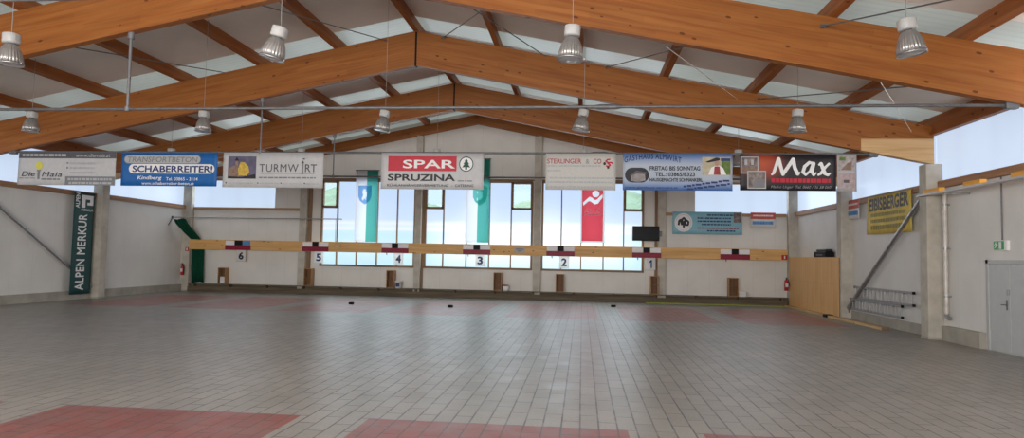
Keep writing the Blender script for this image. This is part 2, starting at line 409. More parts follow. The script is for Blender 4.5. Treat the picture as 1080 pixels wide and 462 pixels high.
# ------------------------------------------------------------------ materials
GLULAM = wood_mat('glulam_spruce', (0.325, 0.113, 0.025), (0.265, 0.08, 0.017), (0.375, 0.145, 0.037), lam=0.135, axis='X', rough=0.5, pitch=SL)
PURLIN = wood_mat('purlin_spruce', (0.31, 0.105, 0.028), (0.25, 0.075, 0.019), (0.36, 0.132, 0.04), lam=0.0, axis='Y', rough=0.55)
RAILWOOD = wood_mat('rail_spruce', (0.74, 0.43, 0.16), (0.66, 0.36, 0.12), (0.80, 0.50, 0.22), lam=0.18, axis='X', rough=0.5)
PALEWOOD = wood_mat('pale_plywood', (0.66, 0.42, 0.20), (0.58, 0.35, 0.15), (0.72, 0.48, 0.25), axis='X', rough=0.5)
TRIMWOOD_Y = wood_mat('ledge_wood', (0.36, 0.19, 0.095), (0.27, 0.13, 0.06), (0.43, 0.24, 0.13), axis='Y', rough=0.55, knots=False)
TRIMWOOD_X = wood_mat('trim_wood', (0.42, 0.25, 0.13), (0.34, 0.19, 0.09), (0.50, 0.31, 0.17), axis='X', rough=0.55, knots=False)
DARKWOOD = wood_mat('dark_frame_wood', (0.24, 0.16, 0.10), (0.18, 0.115, 0.07), (0.30, 0.21, 0.135), axis='X', rough=0.6, knots=False)
DARKWOOD_Z = wood_mat('dark_post_wood', (0.27, 0.175, 0.105), (0.20, 0.125, 0.07), (0.33, 0.22, 0.14), axis='Z', rough=0.6, knots=False)
KICK = wood_mat('kick_board', (0.13, 0.10, 0.065), (0.08, 0.065, 0.045), (0.18, 0.14, 0.09), axis='X', rough=0.7, knots=False)
BOXWOOD = wood_mat('box_wood', (0.42, 0.24, 0.11), (0.34, 0.18, 0.08), (0.50, 0.30, 0.15), axis='Z', rough=0.6, knots=False)
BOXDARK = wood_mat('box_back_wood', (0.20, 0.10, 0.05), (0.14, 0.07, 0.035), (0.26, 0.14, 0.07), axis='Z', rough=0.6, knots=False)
PLY = wood_mat('booth_plywood', (0.78, 0.47, 0.20), (0.70, 0.40, 0.155), (0.84, 0.53, 0.25), lam=0.0, axis='Z', rough=0.5, knots=False)
PLANK = wood_mat('plank_wood', (0.60, 0.40, 0.20), (0.50, 0.32, 0.15), (0.66, 0.47, 0.26), axis='Y', rough=0.6)
YELWOOD = wood_mat('yellow_timber', (0.85, 0.42, 0.06), (0.78, 0.36, 0.045), (0.9, 0.48, 0.09), axis='Y', rough=0.5, knots=False)
CONC = plain('concrete', (0.52, 0.485, 0.42), rough=0.85, var=0.16, scale=2.5, spec=0.2, bump=0.2)
CONC_D = plain('concrete_plinth', (0.40, 0.375, 0.325), rough=0.85, var=0.16, scale=2.0, spec=0.2, bump=0.2)
WALL_X = panel_mat('cladding_side', (0.77, 0.755, 0.725), 1, 1.0, 0.10)
WALL_Y = panel_mat('cladding_gable', (0.78, 0.76, 0.715), 0, 1.0, 0.15)
ROOFP = plain('roof_panel', (0.80, 0.78, 0.74), rough=0.6, var=0.05, scale=0.7, spec=0.25)
STEEL = plain('galvanised_steel', (0.42, 0.42, 0.42), rough=0.4, metal=0.85, var=0.15, scale=9)
STEEL_D = plain('dark_steel', (0.16, 0.16, 0.165), rough=0.5, metal=0.4, var=0.15, scale=9)
ALU = plain('aluminium', (0.36, 0.36, 0.36), rough=0.45, metal=0.6, var=0.1, scale=8)
TRAYM = plain('tray_sheet', (0.60, 0.58, 0.58), rough=0.45, metal=0.25, var=0.08, scale=5)
BELL = plain('reflector_aluminium', (0.42, 0.41, 0.40), rough=0.38, metal=0.7, var=0.1, scale=14)
GEAR = plain('gear_housing_grey', (0.50, 0.50, 0.49), rough=0.5, var=0.05)
LENS = plain('lamp_glass', (0.42, 0.43, 0.45), rough=0.12, var=0.05, spec=0.6)
CABLE = plain('grey_cable', (0.30, 0.29, 0.28), rough=0.6)
WCABLE = plain('white_cable', (0.78, 0.77, 0.74), rough=0.5)
BLACK = plain('black_plastic', (0.010, 0.010, 0.012), rough=0.55, spec=0.15)
DARKG = plain('dark_grey_print', (0.10, 0.10, 0.115), rough=0.6)
WHITE = plain('white_print', (0.88, 0.88, 0.88), rough=0.55, var=0.03)
BWHITE = plain('banner_white', (0.56, 0.56, 0.57), rough=0.55, var=0.05)
MESHW = plain('mesh_banner_white', (0.60, 0.59, 0.56), rough=0.7, var=0.1, scale=40)
LGREY = plain('light_grey_print', (0.46, 0.47, 0.49), rough=0.6, var=0.04)
MGREY = plain('mid_grey_print', (0.22, 0.22, 0.24), rough=0.6, var=0.04)
INK = plain('black_print', (0.02, 0.02, 0.025), rough=0.5, var=0.05)
NAVY = plain('navy_print', (0.025, 0.045, 0.17), rough=0.5, var=0.05)
BLUE = plain('blue_banner', (0.012, 0.13, 0.42), rough=0.5, var=0.06)
RED = plain('red_print', (0.55, 0.02, 0.045), rough=0.5, var=0.05)
CRIM = plain('crimson_paint', (0.26, 0.008, 0.035), rough=0.5, var=0.08)
DKGREEN = plain('dark_green_print', (0.01, 0.06, 0.05), rough=0.5, var=0.06)
BGREEN = plain('green_banner', (0.012, 0.065, 0.065), rough=0.55, var=0.08)
NETG = plain('green_net', (0.007, 0.062, 0.036), rough=0.9, var=0.3, scale=30, spec=0.1, bump=0.6)
YELLOW = plain('yellow_banner', (0.68, 0.50, 0.10), rough=0.6, var=0.14, scale=3)
CYAN = plain('light_blue_board', (0.26, 0.52, 0.62), rough=0.5, var=0.05)
DOORG = plain('door_grey_paint', (0.52, 0.54, 0.545), rough=0.4, var=0.03)
FRAMEG = plain('door_frame_paint', (0.50, 0.51, 0.51), rough=0.45, var=0.03)
EXITG = plain('exit_green', (0.02, 0.32, 0.07), rough=0.4, var=0.04)
EXTRED = plain('extinguisher_red', (0.45, 0.02, 0.02), rough=0.3, var=0.05)
CARDM = cloth_mat('card_white', (0.88, 0.88, 0.87), 0.45, (0.95, 0.95, 0.95))
PAPER = plain('paper', (0.74, 0.74, 0.73), rough=0.7, var=0.03)
HOSEG = plain('lime_cord', (0.35, 0.42, 0.06), rough=0.6, var=0.1)
PANE = None
SKYL = glow('rooflight_sheet', (0.74, 0.84, 0.78), 0.32, (1, 0.22, 0.6), 0.25, (0.30, 0.32, 0.30))
CLER_R = glow('polycarbonate_band', (0.62, 0.76, 0.97), 0.86, (1, 1.55, 0.10), 0.06, (0.25, 0.27, 0.3))
CLER_B = glow('polycarbonate_band_gable', (0.62, 0.77, 0.98), 0.88, (0, 1.5, 0.12), 0.06, (0.25, 0.27, 0.3))
CLEAR = glass_mat('clear_vent_glass')

def pane_mat():
    m, n, b = new_mat('banded_window_pane')
    tc = N(n, 'ShaderNodeTexCoord'); s = N(n, 'ShaderNodeSeparateXYZ'); n.links.new(tc.outputs['Object'], s.inputs[0])
    nz = N(n, 'ShaderNodeTexNoise'); nz.inputs['Scale'].default_value = 0.9; n.links.new(tc.outputs['Object'], nz.inputs[0])
    z = math_n(n, 'ADD', s.outputs[2], math_n(n, 'MULTIPLY', nz.outputs[0], 0.1))
    c = ramp(n, math_n(n, 'MULTIPLY', z, 0.1), [(0.30, (0.50, 0.77, 0.90)), (0.325, (0.54, 0.78, 0.92)), (0.335, (0.80, 0.89, 0.98)), (0.355, (0.66, 0.80, 0.97)), (0.365, (0.80, 0.89, 0.98)), (0.385, (0.58, 0.73, 0.94)), (0.50, (0.53, 0.69, 0.93))])  # aqua, white and pale blue bands by height
    n.links.new(c, b.inputs['Emission Color']); b.inputs['Emission Strength'].default_value = 1.0
    b.inputs['Base Color'].default_value = (0.2, 0.22, 0.24, 1); b.inputs['Roughness'].default_value = 0.15
    return m
PANE = pane_mat()

# ------------------------------------------------------------------ setting: floor, walls, roof
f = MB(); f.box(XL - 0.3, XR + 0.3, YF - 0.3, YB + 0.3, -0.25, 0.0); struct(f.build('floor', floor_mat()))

def side_wall(name, x0, x1, door=None):
    b = MB()
    if door:
        y0, y1, zd = door
        b.box(x0, x1, YF - 0.2, y0, 0, 4.2); b.box(x0, x1, y1, YB + 0.2, 0, 4.2); b.box(x0, x1, y0, y1, zd, 4.2)
    else: b.box(x0, x1, YF - 0.2, YB + 0.2, 0, 4.2)
    return struct(b.build(name, WALL_X))
DOOR = (15.95, 17.66, 2.13)
side_wall('wall_right', XR, XR + 0.2, DOOR)
side_wall('wall_left', XL - 0.2, XL)

W1 = [-13.13, -12.30, -11.27, -10.23, -9.21, -8.30]
W2 = [-7.80, -6.86, -5.70, -4.57, -3.49, -2.45]
W3 = [-1.98, -1.03, -0.07, 1.00, 1.97, 2.90]
b = MB()
def gx(x0, x1, z0, z1): b.box(x0, x1, YB, YB + 0.2, z0, z1)
gx(XL - 0.2, XR + 0.2, 0, SILL)
gx(XL - 0.2, -15.64, SILL, 4.3); gx(5.33, XR + 0.2, SILL, 4.3)
gx(-15.64, W1[0], SILL, HEAD); gx(W1[-1], W2[0], SILL, HEAD); gx(W2[-1], W3[0], SILL, HEAD); gx(W3[-1], 5.33, SILL, HEAD)
gx(XL - 0.2, -20.1, 4.3, HEAD); gx(9.65, XR + 0.2, 4.3, HEAD)
b.prism([(XL - 0.2, HEAD), (XR + 0.2, HEAD), (XR + 0.2, roof_z(XR + 0.2, ZT + PUR)), (XC, ZT + PUR), (XL - 0.2, roof_z(XL - 0.2, ZT + PUR))], YB, YB + 0.2)
struct(b.build('wall_back', WALL_Y))
b = MB()
b.prism([(XL - 0.2, 0), (XR + 0.2, 0), (XR + 0.2, roof_z(XR + 0.2, ZT + PUR)), (XC, ZT + PUR), (XL - 0.2, roof_z(XL - 0.2, ZT + PUR))], YF - 0.2, YF)
struct(b.build('wall_front', WALL_Y))

# roof: opaque panels with a translucent strip over every beam
HS = 0.66
cuts = [YF - 0.2]
for y in sorted(BY[1:6]): cuts += [y - HS, y + HS]
cuts += [YB - HS, YB + 0.2]
b = MB()
Z0 = ZT + PUR
def slope_panel(mb, side, y0, y1, th=0.10, z0=Z0, xe=15.45):
    x = XC + side * xe
    mb.prism([(XC, z0), (x, z0 - SL * xe), (x, z0 - SL * xe + th), (XC, z0 + th)], y0, y1)
strips = []
for i in range(len(cuts) - 1):
    if i % 2 == 0:
        for sd in (-1, 1): slope_panel(b, sd, cuts[i], cuts[i + 1])
    else: strips.append((cuts[i], cuts[i + 1]))
    if i == len(cuts) - 2 and i % 2 == 1: pass
struct(b.build('ceiling', ROOFP))
nwin = 0
def win_name():
    global nwin
    nwin += 1; return 'window_%d' % nwin
for y0, y1 in strips:
    for sd in (-1, 1):
        b = MB(); slope_panel(b, sd, y0 + 0.002, y1 - 0.002, 0.04, Z0 + 0.02); o = b.build(win_name(), SKYL); struct(o)

# ledges, eaves and clerestory bands along both sides, one band window per bay
EAVE0, EAVE1 = 5.75, 6.26
nt_ = 0
def trim_name():
    global nt_
    nt_ += 1; return 'trim_%d' % nt_
for sd, xw in ((1, XR), (-1, XL)):
    inn = -sd
    b = MB(); b.box(xw + inn * 0.13, xw - inn * 0.2, YF, YB, 4.19, LEDGE + 0.02); struct(b.build(trim_name(), TRIMWOOD_Y))
    b = MB(); b.box(xw + inn * 0.10, xw - inn * 0.2, YF, YB, EAVE0, EAVE1); b.box(xw + inn * 0.16, xw + inn * 0.02, YF, YB, EAVE0 - 0.02, EAVE0 + 0.07); struct(b.build(trim_name(), PURLIN))
    for k in range(6):
        y1, y0 = BY[k], BY[k + 1]
        b = MB(); b.box(xw - inn * 0.06, xw - inn * 0.10, y0 + 0.02, y1 - 0.02, LEDGE, EAVE0); o = struct(b.build(win_name(), CLER_R))

# gable windows
FY0, FY1 = YB - 0.06, YB + 0.10
def gable_window(xs, vents):
    o = MB(); o.box(xs[0], xs[-1], FY0, FY1, HEAD - 0.04, HEAD + 0.10); o.box(xs[0] - 0.03, xs[-1] + 0.03, FY0 - 0.04, FY1, SILL - 0.07, SILL + 0.03)
    root = struct(o.build(win_name(), DARKWOOD))
    post = MB(); post.box(xs[0] - 0.03, xs[0] + 0.07, FY0, FY1, SILL, HEAD); post.box(xs[-1] - 0.07, xs[-1] + 0.03, FY0, FY1, SILL, HEAD); post.build('window_post', DARKWOOD_Z, root)
    for x in xs[1:-1]:
        mm = MB(); mm.box(x - 0.028, x + 0.028, FY0, FY1, SILL, HEAD); mm.build('mullion', DARKWOOD_Z, root)
    for i in range(len(xs) - 1):
        x0, x1 = xs[i] + 0.02, xs[i + 1] - 0.02
        top = 4.36 if i in vents else HEAD
        p = MB(); p.box(x0, x1, YB + 0.05, YB + 0.07, SILL, top); p.build('window_pane', PANE, root)
        if i in vents:
            fr = MB(); a0, a1 = xs[i] + 0.03, xs[i + 1] - 0.03; ya, yb = FY0 - 0.02, FY1 - 0.04
            fr.box(a0, a1, ya, yb, 4.34, 4.46); fr.box(a0, a1, ya, yb, 5.62, HEAD); fr.box(a0, a0 + 0.07, ya, yb, 4.4, 5.7); fr.box(a1 - 0.07, a1, ya, yb, 4.4, 5.7)
            vf = fr.build('vent_frame', DARKWOOD, root)
            vp = MB(); vp.box(a0 + 0.05, a1 - 0.05, YB + 0.0, YB + 0.012, 4.44, 5.64); vp.build('vent_pane', CLEAR, vf)
    return root
gable_window(W1, [0]); gable_window(W2, [0, 4]); gable_window(W3, [4])
for x0, x1 in ((-20.1, -15.64), (5.33, 9.65)):
    b = MB(); b.box(x0, x1, YB + 0.05, YB + 0.07, 4.3, HEAD); o = struct(b.build(win_name(), CLER_B))
    fr = MB(); fr.box(x0, x1, FY0, FY1, HEAD - 0.03, HEAD + 0.06); fr.build('window_frame', TRIMWOOD_X, o)
for x0, x1 in ((-19.95, -14.2), (3.92, 9.5)):
    b = MB(); b.box(x0, x1, YB - 0.10, YB + 0.04, 4.17, 4.31); struct(b.build(trim_name(), TRIMWOOD_X))
b = MB(); b.box(-13.8, 3.57, YB - 0.03, YB + 0.02, HEAD + 0.06, HEAD + 0.14); struct(b.build(trim_name(), DARKWOOD))
for x0, x1 in ((-13.83, -13.64), (-7.935, -7.84), (3.44, 3.565)):
    b = MB(); b.box(x0, x1, YB - 0.07, YB + 0.01, 0.34, HEAD + 0.06); struct(b.build(trim_name(), DARKWOOD_Z))
# plinths
b = MB(); b.box(XR - 0.07, XR + 0.02, 19.4, YB, 0, 0.30); b.box(XR - 0.16, XR + 0.02, 17.80, 19.5, 0, 0.40); b.box(XR - 0.07, XR + 0.02, YF, 15.85, 0, 0.30); struct(b.build('baseboard_right', CONC_D))
b = MB(); b.box(XL - 0.02, XL + 0.10, YF, YB, 0, 0.34); struct(b.build('baseboard_left', CONC_D))
b = MB(); b.box(XL + 0.1, XR - 0.1, YB - 0.20, YB, 0, 0.34); struct(b.build('baseboard_back', KICK))

# door in the right wall
b = MB(); y0, y1, zd = DOOR
b.box(XR - 0.03, XR + 0.12, y0 - 0.07, y0 + 0.03, 0, zd + 0.07); b.box(XR - 0.03, XR + 0.12, y1 - 0.03, y1 + 0.07, 0, zd + 0.07); b.box(XR - 0.03, XR + 0.12, y0 - 0.07, y1 + 0.07, zd - 0.02, zd + 0.07)
b.box(XR + 0.0, XR + 0.12, y0, y1, 0.0, 0.018)
door = struct(b.build('door_1', FRAMEG), 'grey metal double door in the right wall under the green exit sign')
MB().box(XR + 0.07, XR + 0.10, y0 + 0.03, y1 - 0.03, 0.0, zd - 0.02).build('door_gap_backing', BLACK, door)  # black sheet added behind the leaves to block outside light and darken the gaps
for k, (a, c) in enumerate(((y0 + 0.03, 16.82), (16.826, y1 - 0.03))):
    lf = MB(); lf.bbox(XR + 0.0, XR + 0.06, a + 0.008, c - 0.008, 0.019, zd - 0.02, 0.006); leaf = lf.build('door_leaf', DOORG, door)
    if k == 1:
        h = MB(); h.bbox(XR - 0.012, XR + 0.001, 16.93, 16.98, 1.02, 1.26, 0.004); h.tube((XR - 0.01, 16.955, 1.14), (XR - 0.06, 16.955, 1.14), 0.012); h.tube((XR - 0.055, 16.945, 1.14), (XR - 0.055, 17.09, 1.14), 0.012); h.build('door_handle', STEEL_D, leaf)
        h = MB(); h.bbox(XR - 0.03, XR + 0.001, 16.85, 16.93, 1.36, 1.50, 0.008); h.build('lock_box', STEEL, leaf)

# hills seen through the clear vents
b = MB(); nx, ny = 60, 8
vs = []
for j in range(ny + 1):
    for i in range(nx + 1):
        x = -160 + 320 * i / nx; y = 60 + 300 * j / ny
        z = -2 + 42 * (j / ny) ** 1.3 * (0.8 + 0.2 * math.sin(x * 0.05 + j)) + random.uniform(-0.6, 0.6) * j / 2
        vs.append((x, y, z))
b.add(vs, [[j * (nx + 1) + i, j * (nx + 1) + i + 1, (j + 1) * (nx + 1) + i + 1, (j + 1) * (nx + 1) + i] for j in range(ny) for i in range(nx)], True)
struct(b.build('hillside', plain('meadow', (0.72, 0.84, 0.58), rough=0.9, var=0.2, scale=0.06, spec=0.1)), 'green hillside outside the gable vents')

# ------------------------------------------------------------------ columns
def column(label, x0, x1, y0, y1, z1, group, foot=True):
    r = thing('concrete_column', label, 'column', ((x0 + x1) / 2, (y0 + y1) / 2, 0), group)
    b = MB(); b.bbox(x0, x1, y0, y1, 0, z1, 0.015); b.build('shaft', CONC, r)
    b = MB(); b.bbox(x0 - 0.015, x1 + 0.015, y0 - 0.015, y1 + 0.015, -0.01, 0.06, 0.01); b.build('mortar_foot', CONC_D, r)
    return r
SIDE = {2: 'beside the silver diagonal brace and the white rainwater pipe', 1: 'between the plywood booth and the hanging ladders'}
for k in (1, 2, 3):
    zt = roof_z(XR - 0.05, ZBOT) - 0.03
    column({2: 'grey concrete column at the right wall beside the white rainwater pipe', 1: 'grey concrete column at the right wall between plywood booth and ladders', 3: 'concrete column of the right wall under the nearest roof beam'}[k], XR - 0.42, XR + 0.02, BY[k] - 0.40, BY[k] + 0.02, zt, 'side wall columns')
    column({1: 'concrete column at the left wall beside the dark green vertical banner', 2: 'concrete column of the left wall at the near end of the diagonal brace', 3: 'concrete column of the left wall under the nearest roof beam'}[k], XL - 0.02, XL + 0.42, BY[k] - 0.40, BY[k] + 0.02, zt, 'side wall columns')
for lab, x0, x1 in (('concrete corner column at the back left beside the hanging green net', XL - 0.02, -19.98),
                    ('concrete gable column between lane cards 6 and 5', -14.19, -13.84), ('concrete gable column just right of lane card 4', -8.25, -7.94),
                    ('concrete gable column between lane cards 3 and 2', -2.36, -2.0), ('concrete gable column with the black screen on it, right of lane card 1', 3.57, 3.93),
                    ('concrete corner column at the back right behind the plywood booth', 9.55, XR + 0.02)):
    zt = min(roof_z((x0 + x1) / 2, ZT - 0.42) - 0.02, 99)
    column(lab, x0, x1, YB - 0.30, YB + 0.01, zt, 'gable columns')

# ------------------------------------------------------------------ roof beams with tie rods, purlins
EX = 15.13
BEAMLAB = {1: 'third glulam roof beam from the camera, its ridge joint right of centre', 2: 'second glulam roof beam from the camera, carrying the row of banners',
           3: 'nearest glulam roof beam, its bright right arm crossing the top of the photo', 4: 'glulam roof beam almost overhead, in front of the nearest pendant lamps'}
def roof_beam(k):
    y = BY[k]; r = thing('glulam_roof_beam', BEAMLAB[k], 'roof beam', (XC, y, 0), 'glulam roof beams')
    for sd in (-1, 1):
        b = MB(); x1 = XC + sd * EX; xi = XC + sd * 0.012
        b.prism([(xi, ZBOT), (x1, ZBOT - SL * EX), (x1, ZT - SL * EX), (xi, ZT)], y - 0.10, y + 0.10); b.build('rafter', GLULAM, r)
        kp = MB(); xa, xb = XC + sd * (13.15 if (k, sd) == (2, 1) else 14.2), XC + sd * 15.12
        zt = ZBOT - SL * abs(xa - XC) + (0.33 if (k, sd) == (2, 1) else 0.2)
        kp.prism([(xa, ZBOT - SL * abs(xa - XC)), (xb, ZBOT - SL * 15.12), (xb, zt), (xa, zt)], y - 0.122, y + 0.122); kp.build('knee_plate', PALEWOOD, r)
        sh = MB(); xm = XC + sd * 13.52; sh.bbox(xm - 0.12, xm + 0.12, y - 0.07, y + 0.07, 5.12, 5.26, 0.01); sh.build('rod_shoe', STEEL_D, r)
    j = MB(); j.box(XC - 0.03, XC + 0.03, y - 0.104, y + 0.104, ZBOT - 0.02, ZT - 0.03); j.build('ridge_plate', BLACK, r)
    t = MB(); t.tube((XC - 13.5, y, 5.2), (XC + 13.5, y, 5.2), 0.034, 12); tr = t.build('tie_rod', STEEL_D, r)
    for xo in (-8.4, 5.7):
        t = MB(); t.tube((XC + xo - 0.28, y, 5.2), (XC + xo - 0.16, y, 5.2), 0.036, 12, 0.055); t.tube((XC + xo - 0.16, y, 5.2), (XC + xo + 0.16, y, 5.2), 0.055, 12); t.tube((XC + xo + 0.16, y, 5.2), (XC + xo + 0.28, y, 5.2), 0.055, 12, 0.036); t.build('turnbuckle', STEEL_D, tr)
    h = MB(); hx = -10.2; h.tube((hx, y, 5.2), (hx, y, roof_z(hx, ZBOT) + 0.02), 0.034 if k == 3 else 0.024, 10); h.tube((hx, y, 5.15), (hx, y, 5.25), 0.06); h.tube((hx, y, roof_z(hx, ZBOT) - 0.14), (hx, y, roof_z(hx, ZBOT) + 0.02), 0.07); h.build('hanger_rod', plain('painted_rod_grey', (0.22, 0.22, 0.23), rough=0.5, metal=0.3), r)
    return r
for k in (1, 2, 3, 4): roof_beam(k)
r = thing('glulam_roof_beam', 'slender gable rafter pair flat against the top of the back wall', 'roof beam', (XC, YB - 0.17, 0), 'glulam roof beams')
for sd in (-1, 1):
    b = MB(); x1 = XC + sd * EX
    b.prism([(XC, 8.58), (x1, 8.58 - SL * EX), (x1, 9.05 - SL * EX), (XC, 9.05)], YB - 0.27, YB - 0.07); b.build('rafter', GLULAM, r)

ordn = ['first', 'second', 'third', 'fourth', 'fifth']
for i in range(-5, 6):
    x = XC + i * 2.54
    lab = 'ridge purlin along the top of the roof' if i == 0 else '%s roof purlin %s of the ridge purlin' % (ordn[abs(i) - 1], 'left' if i < 0 else 'right')
    z1 = roof_z(x, Z0) - 0.0; z0 = roof_z(x, ZT) 
    b = MB(); wv = 0.085
    zl = roof_z(x - wv, ZT), roof_z(x + wv, ZT); zh = roof_z(x - wv, Z0), roof_z(x + wv, Z0)
    if i == 0: b.prism([(x - wv, zl[0]), (x, ZT), (x + wv, zl[1]), (x + wv, zh[1]), (x, Z0), (x - wv, zh[0])], YF + 0.01, YB - 0.01)
    else: b.prism([(x - wv, zl[0]), (x + wv, zl[1]), (x + wv, zh[1]), (x - wv, zh[0])], YF + 0.01, YB - 0.01)
    tag(b.build('roof_purlin', PURLIN, None, (x, LY, z0)), lab, 'purlin', 'roof purlins')

# wind bracing rods and loose white cables under the roof
RODS = [((-12.5, 13.97, 6.80), (-11.42, 20.0, 7.75), 'thin dark bracing rod at the far left between the nearest two beams'),
        ((-7.7, 13.97, 7.70), (-6.13, 20.0, 8.70), 'thin dark bracing rod left of the ridge, above the white lamp'),
        ((-4.38, 20.0, 8.78), (-1.75, 13.97, 7.65), 'thin dark bracing rod just right of the ridge joint'),
        ((-2.9, 13.97, 7.70), (-1.18, 20.0, 8.15), 'thin dark bracing rod ending behind the bright rooflight left of the near lamp'),
        ((0.66, 20.0, 7.80), (3.1, 13.97, 6.75), 'thin dark bracing rod rising right past the reddish rooflight'),
        ((5.1, 20.0, 6.80), (6.5, 14.0, 5.62), 'thin dark bracing rod above the right hand lamp of the second row'),
        ((4.73, 13.75, 6.79), (6.6, 8.6, 5.75), 'thin dark bracing rod fixed to the near beam, passing above the right hand lamp')]
for p, q, lab in RODS:
    r = thing('bracing_rod', lab, 'rod', p, 'roof bracing rods')
    b = MB(); b.tube(p, q, 0.014, 8); b.build('rod', STEEL_D, r)
    b = MB(); pv, qv = Vector(p), Vector(q); d = (qv - pv).normalized(); b.tube(pv - d * 0.02, pv + d * 0.10, 0.045, 10); b.build('eye_plate', STEEL_D, r)
for p, q, lab in (((1.68, 13.9, 6.46), (4.47, 20.0, 6.81), 'thin white cable slanting from the near beam to the second beam, right of centre'), ((5.9, 13.9, 5.67), (9.3, 20.0, 5.84), 'thin white cable slanting to the right end of the second beam')):
    b = MB(); b.tube(p, q, 0.009, 6); tag(b.build('white_cable', WCABLE, None, p), lab, 'cable', 'white roof cables')

# ------------------------------------------------------------------ pendant hall lamps
def make_lamp():
    r = thing('pendant_lamp', 'lamp', 'lamp')
    b = MB(); b.lathe([(0.0, 0.0), (0.115, 0.0), (0.125, -0.012), (0.125, -0.155), (0.112, -0.17), (0.0, -0.17)], n=28, square=0.10); b.build('gear_housing', GEAR, r)
    b = MB(); b.lathe([(0.06, -0.165), (0.06, -0.19), (0.075, -0.20)], n=20); b.build('neck', STEEL_D, r)
    prof = [(0.075, -0.19), (0.098, -0.20), (0.125, -0.235), (0.150, -0.285), (0.172, -0.35), (0.189, -0.43), (0.200, -0.53), (0.192, -0.53), (0.180, -0.43), (0.160, -0.35), (0.135, -0.28)]
    b = MB(); b.lathe(prof, n=144, flute=0.028, ribs=24); rf = b.build('ribbed_reflector', BELL, r)
    b = MB(); b.lathe([(0.198, -0.522), (0.212, -0.522), (0.212, -0.552), (0.198, -0.552), (0.198, -0.522)], n=40); b.bbox(0.20, 0.235, -0.02, 0.02, -0.55, -0.51, 0.005); b.build('rim', STEEL, rf)
    b = MB(); b.lathe([(0.2, -0.54), (0.15, -0.548), (0.0, -0.552)], n=40); b.lathe([(0.2, -0.538), (0.0, -0.538)], n=40); b.build('lens', LENS, rf)
    b = MB(); b.tube((0, 0, -0.01), (0, 0, 1.0), 0.006, 6); b.build('suspension_cable', CABLE, r)
    return r
LAMPS = []   # x, y, gear top z, tilt, label, group
ROW1 = [(-15.0, None), ]
def lamp_set():
    row = {1: ('pendant hall lamps, nearest row'), 2: 'pendant hall lamps, second row', 3: 'pendant hall lamps, row behind the banners'}
    data = {1: (10.59, [(-10.05, 5.80, 0.0, 'nearest-row pendant lamp cut by the left edge of the photo'), (-5.10, 5.83, 0.26, 'white-capped bell pendant lamp leaning left, in front of the second beam left of the ridge'), (-0.20, 5.77, 0.06, 'large bell pendant lamp hanging just right of the ridge, in front of the bright rooflights'), (4.87, 5.79, -0.14, 'largest bell pendant lamp at the upper right, in front of the near beam')]),
            2: (16.83, [(-15.20, 5.80, 0.03, 'small bell pendant lamp at the far left under the near tie rod'), (-10.17, 5.80, 0.0, 'bell pendant lamp above the banner with two white pill shapes'), (-5.16, 5.80, 0.18, 'bell pendant lamp above the banner with the red bar and fir tree emblem'), (0.0, 5.80, 0.18, 'bell pendant lamp under the tie rod, above the white mesh banner with red lettering'), (5.20, 5.78, 0.04, 'bell pendant lamp above the dark banner with white script')]),
            3: (23.08, [(-15.15, 5.80, 0.0, 'lamp peeking over the top of the blue banner with the pill shapes'), (-10.15, 5.80, 0.0, 'lamp peeking over the light grey banner with the painted house'), (-5.16, 5.80, 0.0, 'lamp peeking over the banner with the red bar and fir tree emblem'), (0.0, 5.80, 0.0, 'lamp peeking over the white mesh banner with red lettering'), (5.2, 5.80, 0.0, 'lamp peeking over the blue inn banner near the dark banner')])}
    out = []
    for n, (y, ls) in data.items():
        for x, z, t, lab in ls: out.append((x, y, z, t, lab, row[n]))
    return out
proto = make_lamp()
for i, (x, y, z, t, lab, grp) in enumerate(lamp_set()):
    o = proto if i == 0 else copy_tree(proto)
    o.location = (x, y, z); tag(o, lab, 'lamp', grp)
    top = roof_z(x, Z0) - z
    for ch in o.children:
        if ch.name.startswith('suspension'): ch.scale = (1, 1, top)
        else: ch.rotation_euler = (0.0, t, 0.0)

